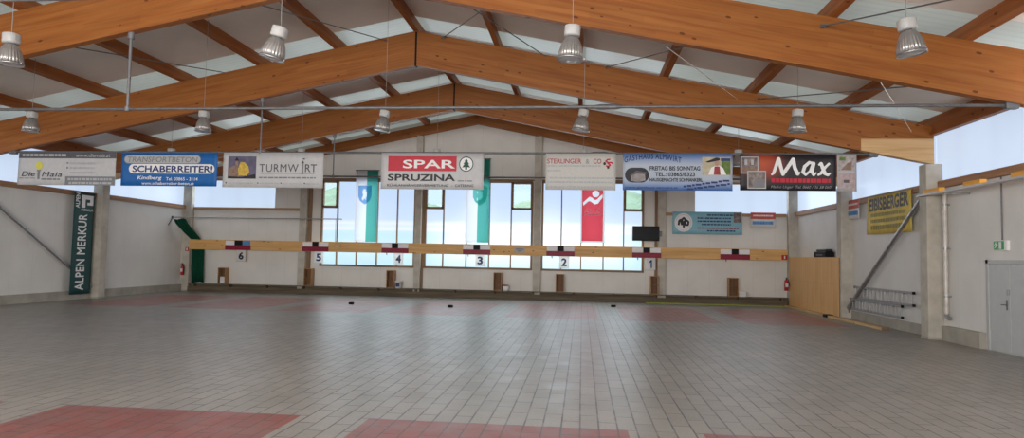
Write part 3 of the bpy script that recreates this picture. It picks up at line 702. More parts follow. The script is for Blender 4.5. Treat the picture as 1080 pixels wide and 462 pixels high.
# ------------------------------------------------------------------ stop rail, lane boards, cards, boxes along the back wall
RY = YB - 0.38                                             # front of the long rail
r = thing('lane_stop_rail', 'long pale wooden rail running the whole width of the back wall', 'rail', (XC, RY, 2.1))
b = MB(); b.bbox(-19.95, 9.48, RY, RY + 0.10, 2.12, 2.63, 0.01); b.build('rail_beam', RAILWOOD, r)
for x, yb in ((-18.9, 0.0), (-14.0, 0.30), (-8.1, 0.30), (-2.18, 0.30), (3.75, 0.30), (9.0, 0.0)): MB().box(x - 0.06, x + 0.06, RY + 0.095, YB - yb - 0.002 if not yb else YB - 0.26, 2.2, 2.5).build('rail_bracket', STEEL_D, r)
LX = [-17.32, -13.25, -9.18, -5.11, -1.04, 3.03, 7.10]
NUM = ['6', '5', '4', '3', '2', '1', None]
for i, x in enumerate(LX):
    nm = NUM[i]
    lab = ('white, black and crimson target board on the rail above number card %s' % nm) if nm else 'rightmost white, black and crimson target board, with no number card'
    r = thing('target_board', lab, 'target board', (x, RY - 0.02, 2.15), 'target boards on the rail')
    b = MB(); b.bbox(x - 0.66, x + 0.66, RY - 0.035, RY - 0.001, 2.36, 2.59, 0.004); b.build('white_panel', WHITE, r)
    x0, x1 = (x - 0.16, x + 0.16) if i else (x - 0.17, x + 0.25)
    b = MB(); b.bbox(x0, x1, RY - 0.06, RY - 0.02, 2.37, 2.61, 0.004); b.build('black_block', BLACK, r)
    if i == 0:
        b = MB(); b.bbox(x + 0.25, x + 0.66, RY - 0.055, RY - 0.02, 2.37, 2.60, 0.004); b.build('blue_panel', plain('blue_panel_paint', (0.12, 0.26, 0.55), rough=0.4), r)
    b = MB(); b.bbox(x - 0.67, x + 0.67, RY - 0.05, RY - 0.001, 2.13, 2.37, 0.005); b.build('crimson_strip', CRIM, r)
    if i: 
        b = MB(); b.tube((x - 0.42, RY - 0.03, 2.15), (x - 0.40, RY - 0.03, 2.02), 0.022, 8); b.build('hook', STEEL_D, r)
    if nm:
        c = thing('number_card', 'white card with the number %s hanging under the rail' % nm, 'number card', (x + 0.12, RY - 0.02, 1.5), 'lane number cards')
        cx = x + 0.18; b = MB(); b.bbox(cx - 0.24, cx + 0.24, RY + 0.0, RY + 0.02, 1.56, 2.14, 0.003); cdm = b.build('card', CARDM, c)
        if nm == '1': vs, fs = [(0.62, 0), (1, 0), (1, 1), (0.70, 1), (0.62, 0.90), (0.62, 0.72), (0.0, 0.56), (0.0, 0.72)], [(0, 1, 2, 3, 4, 5), (3, 7, 6, 5, 4)]
        else: vs, fs = text_polys(nm, 0, 0.035)
        wd = 0.26 if nm != '1' else 0.15
        b = MB(); b.add([(cx - wd / 2 + wd * u, RY - 0.003, 1.65 + 0.38 * v) for u, v in vs], fs); b.build('numeral', INK if nm == '6' else NAVY, cdm)
    # open wooden box on the ledge
    bx = [-18.12, -13.6, -9.38, -4.06, -1.05, 3.43, 7.03][i]
    lab2 = ['open wooden box on the ledge under number card 6, a white sheet inside', 'open wooden box on the ledge left of the first window, under number card 5', 'open wooden box on the ledge beside the white bucket under number card 4', 'open wooden box on the ledge beside the red-topped white tub',
            'open wooden box on the ledge below number card 2', 'open wooden box on the ledge below number card 1 near the black screen', 'open wooden box on the ledge at the right, beside a low white carton'][i]
    BYF = YB - 0.42; zb, zt = 0.405, 1.27 if i else 1.22
    r = thing('wooden_box', lab2, 'box', (bx, BYF, zb), 'wooden boxes on the back ledge')
    wv = 0.2 if i < 6 else 0.22
    for sgn in (-1, 1):
        b = MB(); b.box(bx + sgn * wv, bx + sgn * (wv - 0.03), BYF, BYF + 0.36, zb, zt); b.build('side_panel', BOXWOOD, r)
    b = MB(); b.box(bx - wv + 0.03, bx + wv - 0.03, BYF + 0.33, BYF + 0.36, zb, zt); b.build('back_panel', BOXDARK, r)
    for zz in (zb, zb + 0.42, zt - 0.03):
        b = MB(); b.box(bx - wv + 0.03, bx + wv - 0.03, BYF + 0.01, BYF + 0.33, zz, zz + 0.03); b.build('shelf', BOXWOOD if zz != zb + 0.42 else BOXDARK, r)
    if i == 0:
        b = MB(); b.box(bx - 0.08, bx + 0.14, BYF + 0.03, BYF + 0.05, zb + 0.03, zb + 0.36); tag(b.build('paper_sheet', PAPER, None, (bx, BYF + 0.04, zb + 0.03)), 'white sheet standing inside the wooden box under number card 6', 'paper')
# long ledge shelf with kick board
r = thing('ledge_shelf', 'dark low shelf running along the foot of the back wall', 'shelf', (XC, YB - 0.25, 0.0))
b = MB(); b.box(-19.9, 9.47, YB - 0.50, YB - 0.201, 0.375, 0.405); b.build('shelf_board', KICK, r)
b = MB(); b.box(-19.9, 9.47, YB - 0.46, YB - 0.43, 0.0, 0.26); b.build('kick_board', KICK, r)
for i in range(16): xx = -19.6 + i * 1.92; MB().box(xx - 0.04, xx + 0.04, YB - 0.47, YB - 0.205, 0.0, 0.376).build('shelf_support', KICK, r)
# buckets, tub, carton
def bucket(x, lab):
    y = YB - 0.36; r = thing('white_bucket', lab, 'bucket', (x, y, 0.405))
    b = MB(); b.lathe([(0.0, 0.0), (0.15, 0.0), (0.18, 0.33), (0.187, 0.33), (0.187, 0.355), (0.17, 0.355), (0.16, 0.05), (0.0, 0.05)], (x, y, 0.405), 28); pl = b.build('pail', WHITE, r)
    b = MB(); pts = []
    for a0, a1 in ((-2.1, -1.0),):
        n = 10; vs = [];
        for i in range(n + 1):
            a = a0 + (a1 - a0) * i / n
            for rr, zz in ((0.164, 0.08), (0.1795, 0.26)): vs.append((x + (rr + 0.004) * math.cos(a), y + (rr + 0.004) * math.sin(a), 0.405 + zz))
        b.add(vs, [[2 * i, 2 * i + 2, 2 * i + 3, 2 * i + 1] for i in range(n)])
    b.build('pail_label', NAVY, pl)
    b = MB(); b.path([(x + 0.19 * math.cos(t), y - 0.06 - 0.1 * math.sin(t), 0.70 - 0.02 * math.sin(t)) for t in [math.pi * i / 10 for i in range(11)]], 0.006, 6); b.build('bucket_handle', STEEL, pl)
bucket(-8.97, 'white bucket with a dark label on the ledge below number card 4')
x, y = -3.66, YB - 0.36
r = thing('white_tub', 'white tub with a dark red lid on the ledge below number card 3', 'tub', (x, y, 0.405))
b = MB(); b.lathe([(0.0, 0.0), (0.14, 0.0), (0.16, 0.24), (0.0, 0.24)], (x, y, 0.405), 24); b.build('tub_body', WHITE, r)
b = MB(); b.lathe([(0.0, 0.235), (0.17, 0.235), (0.17, 0.29), (0.0, 0.295)], (x - 0.02, y, 0.405), 24); b.build('tub_lid', plain('dark_red_lid', (0.22, 0.05, 0.05), rough=0.5), r)
r = thing('white_carton', 'low white carton on the ledge beside the rightmost wooden box', 'carton', (7.42, YB - 0.36, 0.405))
b = MB(); b.bbox(7.27, 7.60, YB - 0.47, YB - 0.24, 0.405, 0.60, 0.006); b.build('carton_body', PAPER, r)
b = MB(); b.bbox(7.26, 7.61, YB - 0.48, YB - 0.23, 0.60, 0.635, 0.006); b.build('carton_lid', WHITE, r)
b = MB(); b.bbox(-3.26, -2.76, RY - 0.03, RY - 0.001, 2.26, 2.52, 0.004); r = tag(b.build('notice_plate', LGREY, None, (-3.0, RY, 2.26)), 'grey notice plate on the rail between number cards 3 and 2', 'notice')
b = MB(); b.add([(-3.2, RY - 0.032, 2.45), (-2.82, RY - 0.032, 2.45), (-2.82, RY - 0.032, 2.40), (-3.2, RY - 0.032, 2.40), (-3.12, RY - 0.032, 2.36), (-2.9, RY - 0.032, 2.36), (-2.9, RY - 0.032, 2.31), (-3.12, RY - 0.032, 2.31)], [[0, 1, 2, 3], [4, 5, 6, 7]]); b.build('print', MGREY, r)
b = MB(); b.bbox(9.20, 9.46, RY - 0.03, RY - 0.001, 2.16, 2.38, 0.004); r = tag(b.build('warning_sign', EXTRED, None, (9.39, RY, 2.16)), 'small red sign on the right end of the rail', 'sign')
b = MB(); b.box(9.30, 9.36, RY - 0.034, RY - 0.03, 2.2, 2.34); b.build('symbol', WHITE, r)
b = MB(); b.bbox(-20.18, -20.0, YB - 0.325, YB - 0.299, 2.02, 2.22, 0.004); r = tag(b.build('warning_sign', EXTRED, None, (-20.1, YB - 0.32, 2.02)), 'small red sign on the back left corner column above the extinguisher', 'sign')
b = MB(); b.box(-20.12, -20.06, YB - 0.329, YB - 0.325, 2.06, 2.18); b.build('symbol', WHITE, r)
def extinguisher(x, y, z, lab):
    r = thing('fire_extinguisher', lab, 'fire extinguisher', (x, y, z), 'fire extinguishers')
    b = MB(); b.lathe([(0, 0), (0.075, 0), (0.085, 0.015), (0.085, 0.42), (0.07, 0.47), (0.03, 0.50), (0.03, 0.52), (0, 0.52)], (x, y, z), 24); b.build('cylinder', EXTRED, r)
    b = MB(); b.tube((x, y, z + 0.5), (x, y, z + 0.58), 0.022); b.box(x - 0.02, x + 0.02, y - 0.13, y + 0.02, z + 0.57, z + 0.60); b.box(x - 0.015, x + 0.015, y - 0.12, y + 0.0, z + 0.53, z + 0.55); vl = b.build('valve', BLACK, r)
    b = MB(); b.path([(x + 0.02, y, z + 0.54), (x + 0.09, y - 0.03, z + 0.5), (x + 0.11, y - 0.03, z + 0.35), (x + 0.10, y - 0.03, z + 0.1)], 0.013); b.build('hose', BLACK, vl)
    b = MB(); b.box(x - 0.06, x + 0.06, y - 0.088, y - 0.085, z + 0.17, z + 0.33); b.build('instruction_label', PAPER, r)
    b = MB(); b.box(x - 0.03, x + 0.03, y + 0.07, (y + 0.13) if x < 0 else YB - 0.378, z + 0.2, z + 0.4) if x < 0 else b.box(x + 0.07, XR - 0.471, y - 0.02, y + 0.02, z + 0.2, z + 0.4); b.build('wall_bracket', STEEL_D, r)
extinguisher(-20.22, YB - 0.43, 0.80, 'red fire extinguisher on the back left corner column')
extinguisher(9.33, YB - 0.645, 0.74, 'red fire extinguisher at the back right, left of the plywood booth')

# screen on the gable column
r = thing('flat_screen', 'black flat screen mounted above the rail near number card 1', 'screen', (3.0, YB - 0.4, 2.95))
b = MB(); b.bbox(2.36, 3.62, YB - 0.40, YB - 0.34, 2.93, 3.63, 0.012); b.build('screen_case', BLACK, r)
b = MB(); b.box(2.40, 3.58, YB - 0.403, YB - 0.40, 2.98, 3.60); b.build('screen_panel', plain('screen_glass', (0.008, 0.009, 0.011), rough=0.3, spec=0.12), r)
b = MB(); b.box(3.58, 3.75, YB - 0.345, YB - 0.299, 3.15, 3.4); b.build('screen_bracket', STEEL_D, r)

# curtain rod, net, its post
NY = YB - 1.2
r = thing('net_rail', 'thin dark horizontal rail from the left wall ending before the first window', 'rail', (-15.8, NY, 3.7))
b = MB(); b.tube((-20.38, NY, 3.70), (-11.62, NY, 3.72), 0.024, 10); b.build('rail_tube', STEEL, r)
b = MB(); b.tube((-20.40, NY, 3.70), (-20.36, NY, 3.70), 0.07, 12); b.tube((-20.38, NY, 3.68), (-20.39, NY - 0.3, 3.3), 0.018); b.build('wall_flange', STEEL_D, r)
b = MB(); b.tube((-11.94, NY, 3.71), (-11.94, NY, 2.38), 0.013, 8); b.tube((-11.94, NY, 2.4), (-11.94, RY + 0.02, 2.4), 0.013, 8); b.build('drop_rod', ALU, r)
b = MB()
cen = [(-20.02, NY + 0.02, 3.62, 0.30), (-19.9, NY + 0.06, 3.4, 0.30), (-19.72, YB - 0.7, 2.95, 0.28), (-19.60, YB - 0.35, 2.62, 0.26), (-19.57, YB - 0.25, 2.3, 0.28), (-19.55, YB - 0.22, 1.98, 0.32), (-19.53, YB - 0.26, 1.2, 0.34), (-19.5, YB - 0.26, 0.44, 0.34)]
nu = 24; vs = []
for j, (cx, cy, cz, hw) in enumerate(cen):
    for i in range(nu + 1):
        t = i / nu * 2 - 1; vs.append((cx + hw * t, cy + 0.035 * math.sin(t * 14 + j * 0.4), cz + 0.03 * math.sin(t * 3 + j)))
b.add(vs, [[j * (nu + 1) + i, j * (nu + 1) + i + 1, (j + 1) * (nu + 1) + i + 1, (j + 1) * (nu + 1) + i] for j in range(len(cen) - 1) for i in range(nu)], True)
o = b.build('safety_net', NETG, None, (-19.5, YB - 0.26, 0.44)); tag(o, 'dark green bunched net hanging in the back left corner behind the rail', 'net')
md = o.modifiers.new('thick', 'SOLIDIFY'); md.thickness = 0.02
b = MB(); b.path([(3.0, YB - 0.56, 0.012), (5.6, YB - 0.60, 0.012), (8.0, YB - 0.62, 0.012), (9.40, YB - 0.60, 0.012)], 0.03, 8); tag(b.build('lime_cord', HOSEG, None, (6, YB - 0.6, 0)), 'lime green cord lying along the foot of the back wall at the right', 'cord')

# ------------------------------------------------------------------ flags before the windows
FLW = cloth_mat('flag_white', (0.5, 0.5, 0.5), 0.6, (0.95, 0.95, 0.97)); FLG = cloth_mat('flag_green', (0.012, 0.07, 0.055), 0.6, (0.22, 0.86, 0.72)); FLR = cloth_mat('flag_red', (0.45, 0.02, 0.04), 0.8, (1.0, 0.13, 0.17))
FLB = cloth_mat('flag_blue', (0.08, 0.2, 0.45), 0.7, (0.35, 0.62, 1.0)); FLDG = cloth_mat('flag_shield_green', (0.03, 0.15, 0.12), 0.7, (0.25, 0.8, 0.68)); FLLW = cloth_mat('flag_emblem_white', (0.85, 0.85, 0.85), 0.6)
def flag(x0, x1, zt, zb, y, label, kind):
    s = Sheet((x0, y, zt), (1, 0, 0), (0, 0, -1), x1 - x0, zt - zb, 0.0 if kind == 'red' else 0.005, x0)
    H = zt - zb
    if kind != 'red':
        s.rect('green_stripe', FLG, 0.5, 0, 1, 1, 0.004)
        zc = {'blue': 5.0, 'green': 5.02}[kind]; vc = (zt - zc) / H; hv = 0.48 / H; uc = 0.42 if kind == 'blue' else 0.60
        m = FLB if kind == 'blue' else FLDG
        sh = [(-1, -1), (1, -1), (1, 0.15), (0.72, 0.62), (0, 1), (-0.72, 0.62), (-1, 0.15)]
        s.lay = 4
        pan = [(-0.5, 0.45), (-0.25, 0.0), (-0.45, -0.35), (-0.2, -0.75), (0.15, -0.7), (0.1, -0.4), (0.5, -0.5), (0.3, -0.1), (0.45, 0.3), (0.15, 0.2), (0.2, 0.65), (-0.1, 0.4), (-0.3, 0.7)]
        s.poly_holes('shield', m, [(uc + 0.30 * a, vc + hv * c) for a, c in sh], [[(uc + 0.28 * a, vc + hv * 0.85 * c) for a, c in pan]])
        root = s.build('window_flag', FLW, label, 'flag', 'flags before the gable windows')
    else:
        V = lambda z: (zt - z) / H
        cir = [(0.62 + 0.15 * math.cos(2 * math.pi * k / 20), V(5.16) + 0.16 / H * math.sin(2 * math.pi * k / 20)) for k in range(20)]
        wav = [(0.09, V(4.74)), (0.36, V(5.02)), (0.46, V(4.98)), (0.60, V(4.86)), (0.68, V(4.90)), (0.90, V(5.16)), (0.91, V(5.00)), (0.72, V(4.70)), (0.58, V(4.65)), (0.40, V(4.80)), (0.32, V(4.80)), (0.10, V(4.58))]
        s.poly_holes('red_field', FLR, [(0.05, 0.0), (0.93, 0.0), (0.93, 0.975), (0.05, 0.975)], [cir, wav], 0.004)
        s.lay = 5; s.text('lettering', FLLW, 'ASKÖ', 0.15, V(4.49), 0.86, V(4.24), bold=0.015); s.words('lettering', FLLW, 0.15, V(4.14), 0.86, 0.018, 3)
        root = s.build('window_flag', FLLW, label, 'flag', 'flags before the gable windows')
    b = MB(); b.tube((x0 - 0.04, y, zt), (x1 + 0.04, y, zt), 0.022, 8); b.build('flag_pole', STEEL_D, root)
    for xx in (x0 + 0.05, x1 - 0.05): MB().tube((xx, y, zt), (xx, YB - 0.001, zt), 0.012, 6).build('pole_bracket', STEEL_D, root)
flag(-11.34, -10.2, 6.25, 2.66, YB - 0.20, 'white and green flag with a blue shield, hanging before the left window', 'blue')
flag(-5.74, -4.56, 6.85, 2.72, YB - 0.20, 'white and green flag with a green shield, partly behind the banner with the red bar', 'green')
flag(-0.10, 1.05, 5.9, 2.80, YB - 0.20, 'red flag with a white figure emblem before the right window', 'red')

# ------------------------------------------------------------------ sponsor banners on the tie rod of the second beam
YBN = BY[2] - 0.055
GRP = 'advertising banners on the tie rod'
def rod_banner(x0, x1, zb, zt=5.19): return Sheet((x0, YBN, zt), (1, 0, 0), (0, 0, -1), x1 - x0, zt - zb, 0.010, x0)
def fx(zx0, zx1, zy0, zy1):
    return lambda x: (x - zx0) / (zx1 - zx0), lambda y: (y - zy0) / (zy1 - zy0)
# grey one with the flower
s = rod_banner(-18.49, -15.06, 4.10); U, V = fx(172, 885, 72, 330)
s.rect('header_band', DARKG, 0, 0, 1, V(122)); s.words('header_print', LGREY, U(200), V(97), U(520), 0.07, 3); s.text('header_print', LGREY, 'www.diemaia.at', U(595), V(84), U(845), V(112), shear=0.2)
YEL = plain('yellow_print', (0.72, 0.68, 0.12), rough=0.6, var=0.08)
for k in range(7):
    a = k * 2 * math.pi / 7; s.disc('flower', YEL, U(327) + 0.022 * math.cos(a), V(178) + 0.07 * math.sin(a), 0.018, 0.055, 10)
s.disc('flower', YEL, U(327), V(178), 0.03, 0.10, 14)
s.rect('flower_pot', MGREY, U(313), V(212), U(341), V(222)); s.rect('flower_pot', MGREY, U(319), V(222), U(336), V(285))
s.text('lettering', INK, 'Die', U(205), V(225), U(300), V(264), shear=0.2, bold=0.006); s.text('lettering', INK, 'Maia', U(352), V(226), U(498), V(266), shear=0.2, bold=0.0, space=1.1)
s.words('small_print', MGREY, U(190), V(278), U(303), 0.025, 5); s.words('small_print', MGREY, U(350), V(284), U(495), 0.045, 6)
s.rect('footer_band', MGREY, U(525), V(262), 1, 1); s.words('footer_print', LGREY, U(545), V(283), U(865), 0.06, 7); s.words('footer_print', LGREY, U(555), V(313), U(868), 0.06, 8)
s.disc('bullet', MGREY, U(537), V(158), 0.009, 0.03, 10); s.disc('bullet', MGREY, U(537), V(195), 0.009, 0.03, 10)
for q, yy in enumerate((161, 196, 232)): s.words('small_print', LGREY, U(558), V(yy), U(740), 0.05, 20 + q)
s.build('advertising_banner', BWHITE, 'light grey banner with a dark header and a yellow flower, leftmost of the hanging row', 'banner', GRP)
# blue one with pills
s = rod_banner(-14.86, -11.58, 4.10); U, V = fx(65, 800, 85, 340)
s.rect('hem', plain('blue_hem', (0.012, 0.10, 0.30), rough=0.5), 0, 0, 1, 0.05)
s.pill('pill_edge', MGREY, U(84), V(106), U(672), V(172)); s.pill('pill', LGREY, U(88), V(110), U(668), V(168)); s.text('lettering', MGREY, 'TRANSPORTBETON', U(112), V(120), U(648), V(160), shear=0.12, bold=0.008)
s.pill('pill', WHITE, U(124), V(174), U(780), V(246)); s.text('bold_lettering', NAVY, 'SCHABERREITER!', U(152), V(186), U(765), V(237), bold=0.028)
s.text('white_lettering', WHITE, 'Kindberg', U(195), V(264), U(382), V(300), shear=0.15, bold=0.015); s.text('white_lettering', WHITE, 'Tel. 03865 - 3114', U(415), V(274), U(655), V(298), bold=0.008)
s.text('white_lettering', WHITE, 'www.schaberreiter-beton.at', U(230), V(309), U(628), V(331), bold=0.01)
s.build('advertising_banner', BLUE, 'bright blue banner with two white pill shapes for its lettering', 'banner', GRP)
# grey one with the painted house
s = rod_banner(-11.39, -8.09, 4.08); U, V = fx(45, 803, 93, 355)
PURP = plain('purple_grey_print', (0.12, 0.11, 0.18), rough=0.6, var=0.25, scale=5); GOLD = plain('gold_print', (0.62, 0.42, 0.07), rough=0.6, var=0.25, scale=9); BRWN = plain('brown_print', (0.26, 0.17, 0.13), rough=0.6, var=0.3, scale=8)
s.rect('picture', PURP, U(83), V(122), U(297), V(290)); s.poly('picture_house', BRWN, [(U(85), V(285)), (U(85), V(215)), (U(130), V(190)), (U(170), V(230)), (U(170), V(285))])
s.rect('picture_house', BRWN, U(138), V(155), U(160), V(280)); s.poly('picture_roof', INK, [(U(132), V(155)), (U(149), V(128)), (U(166), V(155))])
s.poly('picture_tree', GOLD, [(U(165), V(268)), (U(160), V(215)), (U(178), V(165)), (U(210), V(168)), (U(240), V(200)), (U(248), V(245)), (U(225), V(268))]); s.poly('picture_ground', INK, [(U(84), V(290)), (U(84), V(272)), (U(190), V(278)), (U(296), V(255)), (U(296), V(290))])
s.text('lettering', DARKG, 'TURMW', U(322), V(180), U(618), V(238), bold=0.0, space=1.1); s.text('lettering', DARKG, 'RT', U(668), V(180), U(755), V(238), bold=0.008)
s.rect('tower_letter', MGREY, U(642), V(172), U(656), V(255)); s.poly('tower_letter', DARKG, [(U(636), V(172)), (U(649), V(150)), (U(662), V(172))]); s.poly('tower_letter', DARKG, [(U(640), V(140)), (U(664), V(134)), (U(664), V(148))])
s.rect('rule', MGREY, U(330), V(249), U(740), V(252)); s.words('small_print', MGREY, U(322), V(281), U(755), 0.04, 11)
for q, (a, c) in enumerate(((70, 280), (312, 470), (490, 640), (665, 770))): s.disc('bullet', DARKG, U(a + 4), V(322), 0.007, 0.022, 10); s.words('small_print', LGREY, U(a + 18), V(324), U(c), 0.035, 30 + q)
s.build('advertising_banner', BWHITE, 'light grey banner with a dark picture of a house and golden tree at its left', 'banner', GRP)
# white one with the red bar
s = rod_banner(-6.23, -3.02, 4.07); U, V = fx(165, 935, 110, 365)
s.rect('red_bar', RED, U(218), V(132), U(733), V(238)); s.text('white_lettering', WHITE, 'SPAR', U(330), V(158), U(722), V(218), bold=0.02)
eu, ev = U(805), V(187); s.disc('emblem_disc', DKGREEN, eu, ev, 0.069, 0.208, 32); s.disc('emblem_field', WHITE, eu, ev, 0.060, 0.180, 32)
T = [(0, -0.85), (0.30, -0.42), (0.18, -0.42), (0.48, 0.0), (0.30, 0.0), (0.66, 0.52), (0.16, 0.46), (0.18, 0.82), (-0.18, 0.82), (-0.16, 0.46), (-0.66, 0.52), (-0.30, 0.0), (-0.48, 0.0), (-0.18, -0.42), (-0.30, -0.42)]
off = s.off(); 
for idx in ((0, 1, 14), (2, 3, 12, 13), (4, 5, 6, 9, 10, 11), (6, 7, 8, 9), (1, 2, 13, 14), (3, 4, 11, 12)): s.poly('emblem_tree', DKGREEN, [(eu + 0.06 * T[i][0], ev + 0.18 * T[i][1]) for i in idx], off)
s.text('lettering', INK, 'SPRUZINA', U(218), V(259), U(725), V(307), bold=0.03); s.words('small_print', MGREY, U(745), V(305), U(860), 0.03, 15)
s.text('small_lettering', DARKG, 'KÜHLANHÄNGERVERMIETUNG', U(215), V(326), U(675), V(347), bold=0.015); s.text('small_lettering', DARKG, '-  CATERING', U(700), V(329), U(862), V(347), bold=0.015)
s.build('advertising_banner', BWHITE, 'white banner with a red bar and a round green fir tree emblem', 'banner', GRP)
# white mesh banner with red line
s = rod_banner(-1.13, 0.96, 4.09); U, V = fx(185, 714, 108, 370)
s.text('red_lettering', plain('faded_red_print', (0.42, 0.03, 0.045), rough=0.6), 'STERLINGER', U(195), V(146), U(456), V(181), bold=0.012); s.text('red_lettering', MATS['faded_red_print'], 'CO', U(545), V(146), U(606), V(181), bold=0.012); s.text('grey_lettering', MGREY, '&', U(488), V(150), U(515), V(181))
s.stroke('logo_swirl', RED, [(U(692), V(178)), (U(680), V(172)), (U(655), V(172)), (U(640), V(163)), (U(650), V(152)), (U(668), V(150))], 0.022); s.stroke('logo_swirl', RED, [(U(640), V(196)), (U(662), V(200)), (U(672), V(190)), (U(655), V(178))], 0.022)
s.disc('logo_dot', INK, U(630), V(180), 0.020, 0.045, 12); s.disc('logo_dot', INK, U(657), V(208), 0.018, 0.035, 12)
for q, (yy, a, c) in enumerate(((198, 200, 600), (232, 200, 300), (285, 215, 690), (315, 200, 695), (348, 195, 695))): s.words('small_print', LGREY, U(a), V(yy), U(c), 0.045, 40 + q)
s.build('advertising_banner', MESHW, 'narrow white mesh banner with one line of red lettering', 'banner', GRP)
# blue inn banner
def inn_mat():
    m, n, b = new_mat('inn_banner_print')
    tc = N(n, 'ShaderNodeTexCoord'); sp = N(n, 'ShaderNodeSeparateXYZ'); n.links.new(tc.outputs['Object'], sp.inputs[0])
    c = ramp(n, math_n(n, 'DIVIDE', sp.outputs[2], 1.1), [(0.0, (0.045, 0.16, 0.48)), (0.3, (0.44, 0.50, 0.60)), (0.68, (0.46, 0.52, 0.62)), (1.0, (0.055, 0.17, 0.48))])
    n.links.new(c, b.inputs['Base Color']); b.inputs['Roughness'].default_value = 0.55; return m
s = rod_banner(1.17, 4.35, 4.10); U, V = fx(47, 885, 103, 372)
s.text('title_lettering', NAVY, 'GASTHAUS ALMWIRT', U(58), V(130), U(497), V(172), bold=0.02, space=1.12, arch=0.11, slope=-0.0)
s.pill('oval_photo', INK, U(63), V(206), U(250), V(316)); s.poly('oval_house', plain('photo_house', (0.30, 0.27, 0.27), rough=0.6, var=0.3), [(U(108), V(305)), (U(112), V(265)), (U(160), V(248)), (U(218), V(252)), (U(222), V(300)), (U(170), V(312))])
s.poly('oval_roof', DARKG, [(U(95), V(268)), (U(150), V(228)), (U(232), V(240)), (U(225), V(255)), (U(160), V(250))])
s.text('lettering', INK, 'FREITAG BIS SONNTAG', U(255), V(194), U(640), V(226), bold=0.03); s.text('lettering', INK, 'TEL.: 03865/8323', U(296), V(238), U(600), V(270), bold=0.025); s.text('lettering', INK, 'HAUSGEMACHTE SCHMANKERL', U(255), V(281), U(660), V(308), bold=0.035)
s.rect('photo', plain('photo_cream', (0.52, 0.46, 0.32), rough=0.6, var=0.15), U(655), V(127), U(870), V(258)); s.rect('photo_meadow', plain('photo_green', (0.13, 0.20, 0.05), rough=0.6, var=0.3), U(800), V(150), U(868), V(256)); s.rect('photo_sky', NAVY, U(795), V(135), U(868), V(155))
SKIN = plain('photo_skin', (0.50, 0.30, 0.22), rough=0.6, var=0.05)
s.poly('photo_figure', WHITE, [(U(700), V(256)), (U(722), V(205)), (U(750), V(190)), (U(785), V(190)), (U(812), V(205)), (U(838), V(256))]); s.poly('photo_apron', plain('photo_apron', (0.35, 0.05, 0.05), rough=0.6), [(U(742), V(256)), (U(748), V(195)), (U(786), V(195)), (U(794), V(256))]); s.disc('photo_face', SKIN, U(766), V(170), 0.022, 0.085, 14); s.poly('photo_hat', INK, [(U(678), V(162)), (U(725), V(145)), (U(760), V(130)), (U(785), V(133)), (U(790), V(150)), (U(700), V(168))])
s.text('footer_lettering', NAVY, 'www.gasthaus-almwirt.at', U(62), V(344), U(470), V(364), bold=0.01); s.words('footer_print', NAVY, U(512), V(342), U(868), 0.05, 51, -0.19); s.words('footer_print', NAVY, U(540), V(362), U(868), 0.05, 52, -0.16)
s.build('advertising_banner', inn_mat(), 'blue and white inn banner with an oval house photo and a woman in a hat', 'banner', GRP)
# dark banner with script and the photo strip
def glowred():
    m, n, b = new_mat('dark_banner_print')
    tc = N(n, 'ShaderNodeTexCoord'); sp = N(n, 'ShaderNodeSeparateXYZ'); n.links.new(tc.outputs['Object'], sp.inputs[0])
    nz = N(n, 'ShaderNodeTexNoise'); nz.inputs['Scale'].default_value = 2.2; n.links.new(tc.outputs['Object'], nz.inputs[0])
    dx = math_n(n, 'ADD', sp.outputs[0], 0.72); dz = math_n(n, 'SUBTRACT', sp.outputs[2], 0.78)
    d = math_n(n, 'SQRT', math_n(n, 'ADD', math_n(n, 'MULTIPLY', dx, dx), math_n(n, 'MULTIPLY', math_n(n, 'MULTIPLY', dz, dz), 1.6)))
    d = math_n(n, 'ADD', d, math_n(n, 'MULTIPLY', nz.outputs[0], 0.15))
    c = ramp(n, d, [(0.10, (0.50, 0.09, 0.03)), (0.45, (0.34, 0.05, 0.025)), (0.75, (0.045, 0.02, 0.022)), (1.0, (0.018, 0.015, 0.02))])
    n.links.new(c, b.inputs['Base Color']); b.inputs['Roughness'].default_value = 0.5; return m
s = rod_banner(4.56, 7.25, 4.12); U, V = fx(75, 800, 98, 372)
PHA = plain('photo_room', (0.22, 0.17, 0.16), rough=0.6, var=0.6, scale=7); PHB = plain('photo_street', (0.24, 0.20, 0.18), rough=0.6, var=0.6, scale=9)
s.rect('photo_border', LGREY, U(80), V(117), U(216), V(246)); s.rect('photo', PHA, U(88), V(124), U(208), V(238)); s.rect('photo_detail', LGREY, U(110), V(140), U(132), V(180)); s.rect('photo_detail', LGREY, U(160), V(140), U(180), V(180)); s.rect('photo_shade', BRWN, U(90), V(196), U(206), V(236))
s.rect('photo_border', LGREY, U(131), V(224), U(273), V(359)); s.rect('photo', PHB, U(139), V(232), U(265), V(351)); s.poly('photo_shade', MGREY, [(U(170), V(350)), (U(185), V(290)), (U(230), V(280)), (U(262), V(310)), (U(262), V(350))])
o_ = s.off()
s.stroke('script_lettering', WHITE, [(U(312), V(256)), (U(330), V(240)), (U(368), V(135))], [0.02, 0.04, 0.05], o_)
s.stroke('script_lettering', WHITE, [(U(368), V(135)), (U(400), V(250))], [0.05, 0.045], o_); s.stroke('script_lettering', WHITE, [(U(400), V(250)), (U(478), V(138)), (U(490), V(200)), (U(512), V(246)), (U(528), V(236))], [0.045, 0.05, 0.05, 0.05, 0.02], o_ + 0.001)
s.stroke('script_lettering', WHITE, [(U(632), V(168)), (U(600), V(160)), (U(565), V(190)), (U(552), V(232)), (U(572), V(252)), (U(605), V(225)), (U(632), V(168)), (U(618), V(228)), (U(632), V(252)), (U(650), V(238))], [0.035, 0.04, 0.045, 0.045, 0.035, 0.03, 0.05, 0.045, 0.04, 0.02], o_ + 0.002)
